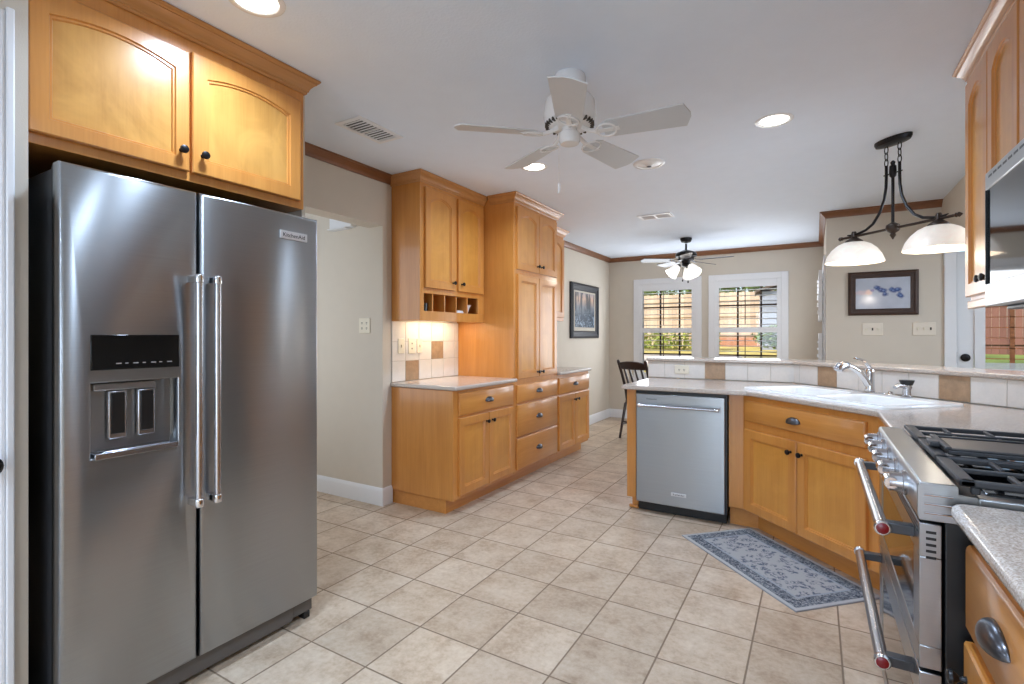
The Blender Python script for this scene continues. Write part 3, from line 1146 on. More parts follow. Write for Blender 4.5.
fd = tag(dm.build('door', 'steel', fr, smooth=50), 'freezer door with the dispenser')
pn = MB().box(DX0 - .002, DX1 + .002, -.003, .002, 1.162, 1.274).build('display_panel', 'blackgloss', fd, .002)
lb = MB()
for i, q in enumerate((-.31, -.285, -.262, -.235, -.21, -.185, -.16)):
    lb.box(q - .008, q + .007 - (i % 2) * .006, -.0036, -.003, 1.180, 1.1835)
lb.build('marking', 'badge', pn)
dp = MB()
dp.box(DX0 + .006, DX1 - .006, -.012, .046, .882, .901)
dp.box(DX0 + .03, DX1 - .03, -.004, .04, .9012, .904)
dp.build('drip_tray', 'satin', fd, .003)
for cxp, rr in ((-.301, 0), (-.217, 0)):
    pdl = MB().box(cxp - .026, cxp + .026, .028, .044, .935, 1.092).build('paddle', 'satin', fd, .004)
    MB().box(cxp - .019, cxp + .019, .024, .0285, .952, 1.086).build('paddle_pad', 'black', pdl, .002)
MB().box(DX0 + .012, DX1 - .06, .02, .05, 1.095, 1.118).build('chute', 'steel2', fd, .004)
m2 = MB()
x0, x1 = -.0555, .4575
loops = [rring(x0, x1, z0, z1, t_), rring(x0, x1, z0, z1, .012), rring(x0 + .004, x1 - .004, z0 + .004, z1 - .004, .004), rring(x0 + .012, x1 - .012, z0 + .012, z1 - .012, 0)]
vs = [p for L in loops for p in L]
fs = [(i * 4 + j, i * 4 + (j + 1) % 4, (i + 1) * 4 + (j + 1) % 4, (i + 1) * 4 + j) for i in range(3) for j in range(4)]
m2.add(vs, fs + [(3, 2, 1, 0), (12, 13, 14, 15)])
rd_ = tag(m2.build('door', 'steel', fr, smooth=50), 'wider refrigerator door')
for pd, hx in ((fd, -.09), (rd_, -.0255)):
    hd = MB().cyl((hx, -.058, .675), (hx, -.058, 1.478), .0115, n=20).build('handle', 'satin', pd)
    for za, zb in ((.664, .694), (1.458, 1.488)):
        mb = MB().lathe([(.0135, 0), (.0145, .004), (.0145, zb - za - .004), (.0135, zb - za)], (hx, -.058, za), (0, 0, 1), 20)
        mb.box(hx - .011, hx + .011, -.056, .001, za + .003, zb - .003)
        mb.build('bracket', 'chrome', hd, .002)
bg = MB().box(.264, .396, -.005, 0, 1.682, 1.717).build('badge', 'badge', rd_, .0015)
lettering('KitchenAid', .024, (.33, -.0052, 1.699), 'ink', bg)
gr = MB().box(-.45, .35, .03, .075, .022, .09).box(.352, .452, .036, .075, .03, .09).build('grille', 'grille', fr, .004)
for q in (-.44, .41):
    for y in (.035, .66):
        MB().box(q, q + .03, y, y + .045, 0, .03).build('foot', 'black', fr, .003)

# ------------------------------------------------------------------ peninsula: end panel, dishwasher, corner sink cabinet
e1 = thing('end_panel', 'maple end panel closing the peninsula left of the dishwasher', 'cabinet panel', (-1.158, 3.655, 0), 0)
MB().box(-.034, .034, 0, .69, .09, .882).build('panel', 'maple', e1, .002)
MB().box(-.012, .034, .06, .69, 0, .089).build('toe_kick', 'maple_x', e1)
MB().box(-.03, .04, .035, .06, 0, .022).build('shoe_molding', 'maple_x', e1, .006)

dw = thing('dishwasher', 'stainless dishwasher with a bar handle under the peninsula counter', 'dishwasher', (-.8125, 3.625, 0), 0)
MB().box(-.3, .3, .045, .6, .08, .876).build('tub', 'black', dw, .003)
dd = MB().box(-.302, .299, 0, .04, .077, .858).build('door', 'steel', dw, .006, seg=3)
hd = MB().cyl((-.265, -.042, .776), (.255, -.042, .776), .0105, n=18).build('handle', 'satin', dd)
for hx in (-.262, .252):
    MB().lathe([(.0125, -.014), (.0135, -.01), (.0135, .01), (.0125, .014)], (hx, -.042, .776), (1, 0, 0), 18).box(hx - .009, hx + .009, -.04, .001, .766, .786).build('bracket', 'chrome', hd, .002)
bg = MB().box(-.053, .05, -.004, 0, .152, .176).build('badge', 'badge', dd, .0015)
lettering('KitchenAid', .017, (-.0015, -.0042, .164), 'ink', bg)
lettering('KitchenAid', .016, (-.19, -.0004, .82), 'ink', dd)
MB().box(-.3, .3, .06, .09, .004, .074).build('toe_panel', 'black', dw, .003)
MB().box(-.301, .3, .0, .03, .861, .877).box(.3005, .312, .003, .03, .08, .877).build('trim_strip', 'black', dw)

# corner sink base: face along the 45 degree line x+y = 3.25
r2 = math.sqrt(.5)
SC = 3.25
ux0 = (-.405, SC + .405)
ux1 = (.262, SC - .262)
cxm, cym = (ux0[0] + ux1[0]) / 2, (ux0[1] + ux1[1]) / 2
hw = (ux1[0] - ux0[0]) * math.sqrt(2) / 2
s1 = thing('sink_cabinet', 'maple corner cabinet under the sink with a false drawer and two doors', 'cabinet', (cxm, cym, 0), -PI / 4)


def loc_s(x, y):
    dx, dy = x - cxm, y - cym
    return (dx - dy) * r2, (dx + dy) * r2


poly = [(-hw - .008, .0205), (hw + .008, .0205), loc_s(.3055, 2.28), loc_s(.93, 2.28), loc_s(.93, 3.28), loc_s(-.15, 4.355), loc_s(-.495, 4.355), loc_s(-.495, 3.6755)]
MB().prism(poly, .13, .70).build('carcass', 'maple', s1, .002)
MB().prism([(-hw, 0), (hw, 0), loc_s(.285, 2.28), loc_s(.305, 2.28), (hw + .008, .02), (-hw - .008, .02), loc_s(-.495, 3.675), loc_s(-.495, 3.655)], .13, .882).build('face_frame', 'maple', s1, .002)
toe = [(-hw + .02, .1), (hw + .03, .1), loc_s(.37, 2.28), loc_s(.93, 2.28), loc_s(.93, 3.28), loc_s(-.15, 4.355), loc_s(-.495, 4.355), loc_s(-.495, 3.72)]
MB().prism(toe, 0, .1295).build('toe_kick', 'maple_x', s1)
drawer(s1, -.437, .415, .718, .85, pw=.05, px=-.03, pz=.78)
door(s1, -.437, -.012, .138, .667, kx=-.05, kz=.60)
door(s1, -.006, .42, .138, .667, kx=.03, kz=.60)

# big worktop
bar = [(-1.242, 4.38), (-.13, 4.38), (.969, 3.281)]
ct = [(-1.215, 3.59), (-.38, 3.59), (.255, 2.955), (.255, 2.262), (.968, 2.262), (.968, 3.278), (-.133, 4.376), (-1.215, 4.376)]
SS = (-2.94, -1.92)   # sink span along the counter edge direction
ST = (2.335, 2.86)    # and across it


def st(s, t_):
    return ((s + t_) * r2, (t_ - s) * r2)


cmb = MB()
hole = [st(SS[0] + .03, ST[0] + .03), st(SS[1] - .03, ST[0] + .03), st(SS[1] - .03, ST[1] - .03), st(SS[0] + .03, ST[1] - .03)]
for za, fl in ((.884, 0), (.914, 1)):
    pass
# worktop with the sink cut-out: three pieces round the hole share their edges
bm = bmesh.new()
def facepoly(pts, z):
    return [bm.verts.new((x, y, z)) for x, y in pts]
top = facepoly(ct, .914)
hol = facepoly(hole, .914)
edges = [bm.edges.new((top[i], top[(i + 1) % len(top)])) for i in range(len(top))] + [bm.edges.new((hol[i], hol[(i + 1) % 4])) for i in range(4)]
bmesh.ops.triangle_fill(bm, use_beauty=True, use_dissolve=False, edges=edges)
ext = bmesh.ops.extrude_face_region(bm, geom=list(bm.faces))
bmesh.ops.translate(bm, vec=(0, 0, -.03), verts=[e for e in ext['geom'] if isinstance(e, bmesh.types.BMVert)])
bmesh.ops.recalc_face_normals(bm, faces=bm.faces)
me = bpy.data.meshes.new('countertop')
bm.to_mesh(me)
bm.free()
me.materials.append(M['stone'])
wt = bpy.data.objects.new('countertop', me)
COL.objects.link(wt)
bv = wt.modifiers.new('rounding', 'BEVEL')
bv.width, bv.segments, bv.limit_method, bv.angle_limit = .009, 3, 'ANGLE', R(50)
tag(wt, 'angled speckled stone countertop holding the white sink', 'countertop')

# bar wall behind the counter, its tiles and raised ledge
S('wall_bar', wallband(MB(), [(-1.242, 4.39), (-.126, 4.39), (.969, 3.295)], 0, .14, 0, 1.055), 'wall')
lg = offset_path(bar, -.025)
lg2 = offset_path(bar, .34)
lg2[-1] = (.969, lg2[-1][1] + (lg2[-1][0] - .969))
lg[-1] = (.969, lg[-1][1] - (.969 - lg[-1][0]) if lg[-1][0] < .969 else lg[-1][1])
slab('bar_ledge', [(-1.25, lg[0][1]), lg[1], (.968, lg[1][1] + lg[1][0] - .968), (.968, lg2[1][1] + lg2[1][0] - .968), lg2[1], (-1.25, lg2[0][1])], 1.056, 1.082,
     'raised stone bar ledge running behind the sink', 'bar ledge', .008)
bt = MB()
xa = [-1.24, -1.10, -.937, -.775, -.618, -.455, -.293, -.131]
tiles(bt, -1.24, -.131, xa, [.917, 1.055], {(3, 0)}, y=4.3885)
bt.box(-1.241, -.131, 4.383, 4.3885, .915, 1.0555, 2)
bt.X = Matrix.Translation((-.13, 4.3845, 0)) @ Matrix.Rotation(-PI / 4, 4, 'Z')
L = 1.53
xb = [0, .05, .213, .372, .534, .698, .863, 1.029, 1.188, 1.35, 1.53]
tiles(bt, 0, L, xb, [.917, 1.055], {(2, 0), (7, 0)}, y=0.)
bt.box(0, L, -.0055, 0, .915, 1.0555, 2)
tag(bt.build('tile_backsplash', ['tile', 'tile_tan', 'grout'], None, .0015), 'low cream tile strip with tan accents behind the sink', 'backsplash')
plate('wall_outlet', 'sideways ivory outlet on the bar tiles above the dishwasher', -.957, 4.3795, .99, 0, .115, .072, [(0, 'h')])

# ------------------------------------------------------------------ sink
sk = thing('sink', 'white double-bowl drop-in sink set across the counter corner', 'sink', st((SS[0] + SS[1]) / 2, (ST[0] + ST[1]) / 2) + (.914,), -PI / 4)


def rrect(x0, x1, y0, y1, r, n=5):
    pts = []
    for cx_, cy_, a0 in ((x1 - r, y0 + r, -90), (x1 - r, y1 - r, 0), (x0 + r, y1 - r, 90), (x0 + r, y0 + r, 180)):
        for i in range(n + 1):
            a = R(a0 + 90 * i / n)
            pts.append((cx_ + r * math.cos(a), cy_ + r * math.sin(a)))
    return pts


HL, HT = (SS[1] - SS[0]) / 2, (ST[1] - ST[0]) / 2
bm = bmesh.new()
o_ = [bm.verts.new((x, y, .014)) for x, y in rrect(-HL, HL, -HT, HT, .05)]
B1 = rrect(-HL + .05, -.02, -HT + .045, HT - .11, .06)
B2 = rrect(.02, HL - .05, -HT + .045, HT - .11, .06)
ed = [bm.edges.new((o_[i], o_[(i + 1) % len(o_)])) for i in range(len(o_))]
bowls = []
for B in (B1, B2):
    v_ = [bm.verts.new((x, y, .014)) for x, y in B]
    bowls.append((B, v_))
    ed += [bm.edges.new((v_[i], v_[(i + 1) % len(v_)])) for i in range(len(v_))]
bmesh.ops.triangle_fill(bm, use_beauty=True, use_dissolve=False, edges=ed)
lo = [bm.verts.new((v.co.x * 1.004, v.co.y * 1.006, .0)) for v in o_]
for i in range(len(o_)):
    j = (i + 1) % len(o_)
    bm.faces.new((o_[i], o_[j], lo[j], lo[i]))
for B, v_ in bowls:
    cxb, cyb = sum(p[0] for p in B) / len(B), sum(p[1] for p in B) / len(B)
    prev = v_
    for sc_, z in ((.985, .004), (.97, -.02), (.93, -.14), (.86, -.165), (.2, -.172)):
        nv = [bm.verts.new((cxb + (x - cxb) * sc_, cyb + (y - cyb) * sc_, z)) for x, y in B]
        for i in range(len(nv)):
            j = (i + 1) % len(nv)
            bm.faces.new((prev[i], prev[j], nv[j], nv[i]))
        prev = nv
    bm.faces.new(prev)
bmesh.ops.recalc_face_normals(bm, faces=bm.faces)
me = bpy.data.meshes.new('basin')
bm.to_mesh(me)
bm.free()
me.materials.append(M['sink'])
for p in me.polygons:
    p.use_smooth = abs(p.normal.z) < .9 or p.center.z < 0
bo = bpy.data.objects.new('basin', me)
COL.objects.link(bo)
bo.parent = sk
for q in (-.25, .25):
    MB().lathe([(.03, -.171), (.042, -.168), (.036, -.166), (.01, -.169)], (q, -.03, 0), n=20).build('drain', 'chrome', sk)

# faucet (own frame: spout towards -y)
fx, fy = .285, 3.745
fa = thing('faucet', 'chrome pull-out kitchen faucet with an arched lever, on the sink deck', 'faucet', (fx, fy, .9285), -PI / 4)
MB().prism(rrect(-.12, .12, -.026, .026, .025), 0, .007).build('deck_plate', 'chrome', fa, .003)
MB().lathe([(.026, .007), (.027, .012), (.024, .03), (.023, .115), (.025, .13), (.02, .142), (.006, .146)], n=24).build('body', 'chrome', fa)
sp = [(0, -.012, .05), (0, -.05, .095), (0, -.09, .13), (0, -.13, .152), (0, -.17, .166)]
sp_o = MB().tube(sp, [.021, .019, .0175, .017, .018], 16).build('spout', 'chrome', fa)
MB().tube([(0, -.165, .166), (0, -.19, .168), (0, -.215, .162), (0, -.235, .148), (0, -.24, .138)], [.019, .024, .027, .026, .022], 18).build('spray_head', 'satin', sp_o)
lv_ = MB().tube([(0, .0, .14), (0, -.015, .165), (0, -.045, .19), (0, -.08, .203), (0, -.115, .207)], [.017, .015, .012, .01, .009], 14, flat=.6).build('lever', 'chrome', fa)

dz = thing('soap_dispenser', 'small chrome dispenser with a black cap next to the faucet', 'soap dispenser', (.44, 3.565, .9285), -PI / 4)
MB().lathe([(.026, 0), (.027, .005), (.02, .012), (.018, .05), (.02, .066)], n=22).build('base', 'satin', dz)
MB().tube([(0, .012, .05), (0, -.02, .066), (0, -.06, .066), (0, -.085, .056)], [.02, .015, .011, .01], 14).build('spout', 'satin', dz)
MB().lathe([(.026, .067), (.034, .086), (.036, .094), (.034, .096)], n=22).build('cap', 'black', dz)
for i in range(1):
    o = MB().lathe([(.02, 0), (.021, .004), (.014, .008), (.011, .02), (.004, .022)], n=18).build('air_gap_cap', 'chrome')
    o.location = (.375, 3.64, .9285)
    tag(o, 'low chrome cap on the sink deck between faucet and dispenser', 'sink fitting')

# ------------------------------------------------------------------ range (front faces -x)
rg = thing('range', 'stainless double-oven gas range with bar handles and five knobs', 'range', (.2, 1.845, 0), -PI / 2)
HWD = .405
MB().box(-HWD + .005, HWD - .005, .045, .73, .06, .9).build('body', 'black', rg, .003)
MB().box(-HWD + .03, HWD - .03, .08, .7, 0, .059).build('plinth', 'black', rg)
cp = MB().prism([(.0, .86), (-.004, .872), (-.004, .936), (.002, .945), (.064, .945), (.068, .941), (.068, .926), (.1, .924), (.1, .86)], -HWD, HWD, 'yz').build('control_panel', 'steel2', rg, .002)
rb = MB()
for i in range(3):
    rb.cyl((HWD + .0005, .008, .878 + i * .02), (HWD + .0005, .058, .878 + i * .02), .0022, n=8)
rb.build('trim_rib', 'chrome', cp)
for q in (-.345, -.205, -.06, .095, .25):
    kn = MB().lathe([(.03, 0), (.03, .008), (.024, .01), (.023, .03), (.0235, .036)], (q, -.004, .903), (0, -1, 0), 22)
    k_ = kn.build('knob', 'satin', rg)
    MB().cyl((q - .022, -.036, .903), (q + .022, -.036, .903), .016, n=16).build('knob_grip', 'chrome', k_, .002)
for nm, z0, z1, hz in (('door', .53, .853, .812), ('door', .1, .521, .492)):
    w_ = HWD - .003
    dr = MB()
    dr.box(-w_, w_, 0, .04, z0, z0 + .05).box(-w_, w_, 0, .04, z1 - .075, z1).box(-w_, -w_ + .075, 0, .04, z0 + .05, z1 - .075).box(w_ - .075, w_, 0, .04, z0 + .05, z1 - .075)
    do = tag(dr.build('door', 'steel2', rg, .002), 'upper oven door' if hz > .6 else 'lower oven door')
    MB().box(-w_ + .075, w_ - .075, .002, .03, z0 + .05, z1 - .075).build('oven_window', 'blackgloss', do)
    sl = MB()
    for i in range(5):
        sl.box(w_ - .0008, w_ + .0006, .012, .03, z1 - .022 - i * .014, z1 - .016 - i * .014)
    if hz > .6:
        sl.build('vent_slot', 'black', do)
        vt = MB()
        for i in range(3):
            vt.box(-w_ + .1, w_ - .02, -.0012, .0, z1 - .008 - i * .009, z1 - .0045 - i * .009)
        vt.build('vent_louver', 'black', do)
    hb = MB().cyl((-.365, -.062, hz), (.34, -.062, hz), .0145, n=22).build('handle', 'satin', do)
    for q in (-.35, .325):
        MB().box(q - .014, q + .014, -.06, .001, hz - .013, hz + .011).build('bracket', 'darksteel', hb, .002)
    for q, a in ((.34, 1), (-.365, -1)):
        MB().lathe([(.0165, 0), (.0175, .003), (.0175, .012), (.015, .015)], (q, -.062, hz), (a, 0, 0), 22).build('end_cap', 'chrome', hb)
        md = MB().lathe([(.013, 0), (.013, .002), (.0115, .003)], (q + a * .0145, -.062, hz), (a, 0, 0), 22).build('medallion', 'red', hb)
# cooktop
MB().box(-HWD, HWD, .1, .73, .9, .922).build('cooktop', 'steel2', rg, .003)
MB().box(-HWD + .04, HWD - .04, .12, .69, .9222, .926).build('burner_pan', 'blackgloss', rg, .002)
for bx, by, br in ((-.26, .25, .045), (-.26, .55, .036), (0, .4, .05), (.26, .25, .036), (.26, .55, .045)):
    MB().lathe([(br + .012, .926), (br + .01, .934), (br, .936), (br, .944), (br - .006, .946)], (bx, by, 0), n=24).build('burner', 'castiron', rg)


def grate(xa, xb_):
    g = MB()
    ya, yb, zt, zb = .07, .70, .958, .944
    bw_ = .016
    g.box(xa, xb_, ya, ya + bw_ + .012, zb, zt).box(xa, xb_, yb - bw_, yb, zb, zt).box(xa, xa + bw_, ya, yb, zb, zt).box(xb_ - bw_, xb_, ya, yb, zb, zt)
    xm = (xa + xb_) / 2
    g.box(xm - .006, xm + .006, ya, yb, zb + .002, zt)
    n = 6
    for i in range(1, n):
        y = ya + (yb - ya) * i / n
        g.box(xa, xm - .03, y - .006, y + .006, zb + .002, zt - .001).box(xm + .03, xb_, y - .006, y + .006, zb + .002, zt - .001)
    for x in (xa + .006, xb_ - .022):
        for y in (ya + .02, (ya + yb) / 2, yb - .03):
            g.box(x, x + .016, y, y + .016, .927, zb)
    return g.build('grate', 'castiron', rg, .003)


grate(-.40, -.137)
grate(-.134, .134)
grate(.137, .40)
gp = thing('griddle_plate', 'cast iron griddle plate lying on the middle burner grate', 'griddle', (.2, 1.845, .9585), -PI / 2)
MB().box(-.10, .115, .10, .68, 0, .012).build('plate', 'castiron', gp, .003)
MB().box(-.075, .092, .115, .66, .0122, .0135).build('cooking_surface', 'griddle', gp)
rim = MB().box(-.10, .115, .094, .108, .012, .02).box(-.10, .115, .666, .68, .012, .02).box(-.10, -.085, .1, .68, .012, .017).box(.1, .115, .1, .68, .012, .017)
rim.build('rim', 'castiron', gp, .003)
MB().box(-.03, .04, .075, .1, .004, .02).build('handle', 'castiron', gp, .005)

# near worktop and drawer base by the camera
def rc(poly, i, r, n=8):
    p0, p, p1 = Vector(poly[i - 1]), Vector(poly[i]), Vector(poly[(i + 1) % len(poly)])
    a, b_ = p + (p0 - p).normalized() * r, p + (p1 - p).normalized() * r
    arc = [tuple(a * (1 - t) ** 2 + p * 2 * t * (1 - t) + b_ * t * t) for t in [k / n for k in range(n + 1)]]
    return poly[:i] + arc + poly[i + 1:]


near = [(.97 - .002, 1.425), (.247, 1.425), (.247, -.6), (.97 - .002, -.6)]
slab('countertop', rc(near, 1, .035), .882, .914, 'speckled stone countertop at the near side of the range', 'countertop', .012)
n1 = thing('base_cabinet', 'maple drawer cabinet beside the range with a big cup pull', 'cabinet', (.29, 1.12, 0), -PI / 2)
w = .61
MB().box(-w / 2, w / 2, 0, .676, .1, .881).build('carcass', 'maple', n1, .002)
MB().box(-w / 2, w / 2, .075, .676, 0, .099).build('toe_kick', 'maple_x', n1)
drawer(n1, -.285, .285, .656, .832, px=-.055, pz=.752, pw=.062)
door(n1, -.295, -.003, .127, .625, kx=-.268, kz=.555)
door(n1, .003, .295, .127, .625, kx=.04, kz=.555)
n2 = thing('base_cabinet', 'maple base cabinet nearest the viewer under the near countertop', 'cabinet', (.29, .42, 0), -PI / 2)
w = .78
MB().box(-w / 2, w / 2, 0, .676, .1, .881).build('carcass', 'maple', n2, .002)
MB().box(-w / 2, w / 2, .075, .676, 0, .099).build('toe_kick', 'maple_x', n2)
drawer(n2, -.37, .37, .656, .832)
door(n2, -.37, -.003, .127, .625, kx=-.04, kz=.555)
door(n2, .003, .37, .127, .625, kx=.04, kz=.555)

# ------------------------------------------------------------------ right uppers and microwave
RX = .60
r1 = thing('wall_cabinet', 'maple wall cabinet with arched doors left of the microwave', 'cabinet', (RX, 2.665, 1.425), -PI / 2, 'right wall upper cabinets')
w = .69
MB().box(-w / 2, w / 2, 0, .368, 0, CEIL - 1.427).build('carcass', 'maple', r1, .002)
door(r1, -.345, -.008, .018, .97, arch=.05, kx=-.04, kz=.075)
door(r1, -.002, .342, .018, .97, arch=.05, kx=.03, kz=.075)
MB().box(-w / 2, w / 2, -.012, .012, -.035, 0).build('light_rail', 'maple_x', r1, .004)
cab_crown(r1, [(w / 2 - .002, -.001), (-w / 2 - .001, -.001), (-w / 2 - .001, .36)], 'crownmaple', CEIL - 1.425)
r3 = thing('wall_cabinet', 'maple wall cabinet with arched doors above the microwave', 'cabinet', (RX, 1.93, 1.83), -PI / 2, 'right wall upper cabinets')
w = .77
MB().box(-w / 2, w / 2, 0, .368, 0, CEIL - 1.832).build('carcass', 'maple', r3, .002)
door(r3, -.375, -.003, .02, .565, arch=.06, kx=-.04, kz=.06)
door(r3, .003, .375, .02, .565, arch=.06, kx=.04, kz=.06)
cab_crown(r3, [(w / 2 - .002, -.001), (-w / 2 + .002, -.001)], 'crownmaple', CEIL - 1.83)
mw = thing('microwave', 'stainless over-the-range microwave with a dark window', 'microwave', (.495, 1.92, 1.37), -PI / 2)
MB().box(-.38, .38, .035, .472, 0, .448).build('case', 'darksteel', mw, .003)
md = MB()
md.box(-.38, .38, 0, .034, .39, .448).box(-.38, .38, 0, .034, 0, .075).box(-.38, -.366, 0, .034, .075, .39).box(.20, .38, 0, .034, .075, .39)
mdo = md.build('door', 'steel2', mw, .003)
MB().box(-.366, .2, .004, .03, .075, .39).build('window', 'blackgloss', mdo)
MB().box(-.372, -.366, -.002, .01, .075, .39).build('edge_strip', 'black', mdo)
MB().cyl((.24, -.045, .09), (.24, -.045, .38), .011, n=16).box(.23, .25, -.04, .001, .095, .115).box(.23, .25, -.04, .001, .355, .375).build('handle', 'satin', mdo)
mv = MB()
for i in range(14):
    mv.box(-.34 + i * .05, -.305 + i * .05, -.0006, .0005, .425, .432)
mv.build('vent_slot', 'black', mdo)
MB().box(-.36, .36, .05, .45, -.012, 0).build('bottom_grille', 'black', mw, .003)

# ------------------------------------------------------------------ rug
rug = thing('kitchen_rug', 'small grey-blue patterned rug in front of the sink cabinet', 'rug', (0, 0, 0), -PI / 4)
c_ = ((-.723 + .288) / 2, (3.325 + 3.034) / 2)
rug.location = (c_[0] - .004, c_[1] - .004, .0005)
MB().box(-.4575, .4575, -.25, .25, 0, .007).build('pile', 'rug', rug, .002)
MB().box(-.461, .461, -.2535, -.2503, 0, .006).box(-.461, .461, .2503, .2535, 0, .006).box(-.461, -.4578, -.25, .25, 0, .006).box(.4578, .461, -.25, .25, 0, .006).build('binding', 'rugedge', rug)

# ------------------------------------------------------------------ ceiling fittings
can = thing('recessed_light', 'x', 'ceiling light', (-1.73, 1.1, CEIL), 0, 'recessed ceiling lights')
MB().lathe([(.074, 0), (.078, -.004), (.092, -.005), (.098, -.002), (.098, 0)], n=36).build('trim_ring', 'whitegloss', can)
MB().lathe([(.0738, -.001), (.05, -.0035), (.001, -.004)], n=36, cap=False).build('lens', 'lens', can)
lamp('can_lamp', 'AREA', (0, 0, -.008), CAN_W, COOL, .14, parent=can, shape='DISK', spread=R(150))
can['label'] = 'lit recessed light above the refrigerator cabinet'
for x, y, lab in ((-1.724, 3.2, 'lit recessed light between the white fan and the pantry'), (-.197, 3.2, 'lit recessed light above the sink side, near the pendant'),
                  (-.2, 1.0, 'recessed light above the near worktop'), (-1.73, -1.0, 'added recessed light behind the viewer by the door'),
                  (-.2, -1.0, 'added recessed light behind the viewer by the range wall'), (-1.73, -2.6, 'added unseen recessed light at the rear by the door'), (-.2, -2.6, 'added unseen recessed light at the rear by the range wall')):  # those behind the viewer and at the rear are added for light
    q = copy_tree(can)
    q.location = (x, y, CEIL)
    q['label'] = lab

sp_ = thing('ceiling_speaker', 'round white ceiling disc with a dark centre, right of the white fan', 'speaker', (-1.0, 3.554, CEIL))
MB().lathe([(.108, 0), (.108, -.004), (.1, -.01), (.085, -.012), (.082, -.006), (.04, -.007), (.02, -.02), (.001, -.021)], n=36).build('grille', 'whitegloss', sp_)
MB().lathe([(.018, -.022), (.014, -.025), (.001, -.026)], n=18).build('screw_cap', 'pewter', sp_)


def vent(label, x, y, lx, ly, nsl, dark, panes=1, rot=0.):
    v = thing('ceiling_vent', label, 'vent', (x, y, CEIL), rot, 'ceiling air vents')
    b_ = .03
    MB().box(-lx / 2, lx / 2, -ly / 2, -ly / 2 + b_, -.008, 0).box(-lx / 2, lx / 2, ly / 2 - b_, ly / 2, -.008, 0).box(-lx / 2, -lx / 2 + b_, -ly / 2 + b_, ly / 2 - b_, -.008, 0).box(lx / 2 - b_, lx / 2, -ly / 2 + b_, ly / 2 - b_, -.008, 0).build('frame', 'white', v, .002)
    MB().box(-lx / 2 + b_, lx / 2 - b_, -ly / 2 + b_, ly / 2 - b_, -.002, -.0005).build('duct', dark, v)
    s_ = MB()
    if lx <= ly:
        for i in range(nsl):
            y_ = -ly / 2 + b_ + (i + .5) * (ly - 2 * b_) / nsl
            s_.prism([(y_ - .0035, -.0035), (y_ + .0025, -.008), (y_ + .0035, -.007), (y_ - .0025, -.0025)], -lx / 2 + b_, lx / 2 - b_, 'yz')
        s_.box(-lx / 2 + b_, lx / 2 - b_, -.006, .006, -.0095, -.003)
    else:
        for i in range(nsl):
            y_ = -ly / 2 + b_ + (i + .5) * (ly - 2 * b_) / nsl
            s_.prism([(y_ - .0035, -.0035), (y_ + .0025, -.008), (y_ + .0035, -.007), (y_ - .0025, -.0025)], -lx / 2 + b_, lx / 2 - b_, 'yz')
        s_.box(-.01, .01, -ly / 2 + b_, ly / 2 - b_, -.0095, -.003)
    s_.build('louver', 'white', v)
    return v


vent('white air vent with dark slots between the fridge cabinet and the white fan', -2.243, 2.135, .2, .35, 11, 'black')
vent('small white air vent further off, before the dark fan', -1.38, 5.14, .33, .2, 9, 'slot')


# ------------------------------------------------------------------ ceiling fans
def blade_mb(r0, r1, w0, w1, pitch, t=.006, clip=.03):
    mb = MB()
    mb.X = Matrix.Rotation(pitch, 4, 'X')
    outline = [(r0, -w0 * .38), (r0 + .03, -w0 / 2), (r1 - clip, -w1 / 2), (r1, -w1 * .1), (r1, w1 * .1), (r1 - clip, w1 / 2), (r0 + .03, w0 / 2), (r0, w0 * .38)]
    return mb.prism(outline, -t / 2, t / 2)


wf = thing('ceiling_fan', 'white five-blade ceiling fan with a pull chain', 'ceiling fan', (-.98, 2.165, 0), 0)
MB().lathe([(.001, CEIL - .001), (.07, CEIL - .001), (.075, CEIL - .012), (.074, CEIL - .07), (.06, CEIL - .095)], n=36, cap=False).build('canopy', 'whitegloss', wf)
MB().lathe([(.06, 2.385), (.1, 2.376), (.116, 2.355), (.122, 2.29), (.114, 2.258), (.092, 2.24), (.04, 2.235), (.001, 2.235)], n=40).build('motor_housing', 'whitegloss', wf)
vt = MB()
for i in range(30):
    a = 2 * PI * i / 30
    vt.X = Matrix.Rotation(a, 4, 'Z')
    vt.box(.09, .114, -.004, .004, 2.242, 2.2575)
vt.build('vent_slot', 'slot', wf)
MB().lathe([(.035, 2.235), (.035, 2.218), (.047, 2.212), (.05, 2.178), (.042, 2.162), (.02, 2.158), (.001, 2.158)], n=32).build('switch_housing', 'whitegloss', wf)
for i in range(5):
    a = R(5.5 + 72 * i)
    bl = blade_mb(.16, .535, .12, .15, R(-13), clip=.022).build('blade', 'fanblade', wf, .0015)
    bl.location = (0, 0, 2.203)
    bl.rotation_euler = (0, 0, a)
    ir = MB()
    ir.X = Matrix.Rotation(R(-13), 4, 'X')
    ir.tube([(.06, 0, .03), (.09, 0, .01), (.13, 0, -.004)], [.011, .01, .009], 10)
    ir.tube([(.13 + .045 * (1 - math.cos(t)), .046 * math.sin(t), -.006) for t in [PI * k / 12 * 2 - PI for k in range(13)]], .005, 8)
    ir.box(.12, .235, -.012, .012, -.0075, -.0035)
    for q in (-.026, .026):
        ir.lathe([(.005, 0), (.004, -.003)], (.205, q * .0, -.0075), n=10)
    ir.build('blade_iron', 'whitegloss', bl)
cn = MB()
for i in range(24):
    cn.ball((-.045, -.02, 2.155 - i * .0072), .0024, 8)
cn.build('pull_chain', 'white', wf)
MB().lathe([(.002, 1.982), (.006, 1.972), (.0065, 1.945), (.003, 1.935)], (-.045, -.02, 0), n=12).build('chain_fob', 'whitegloss', wf)

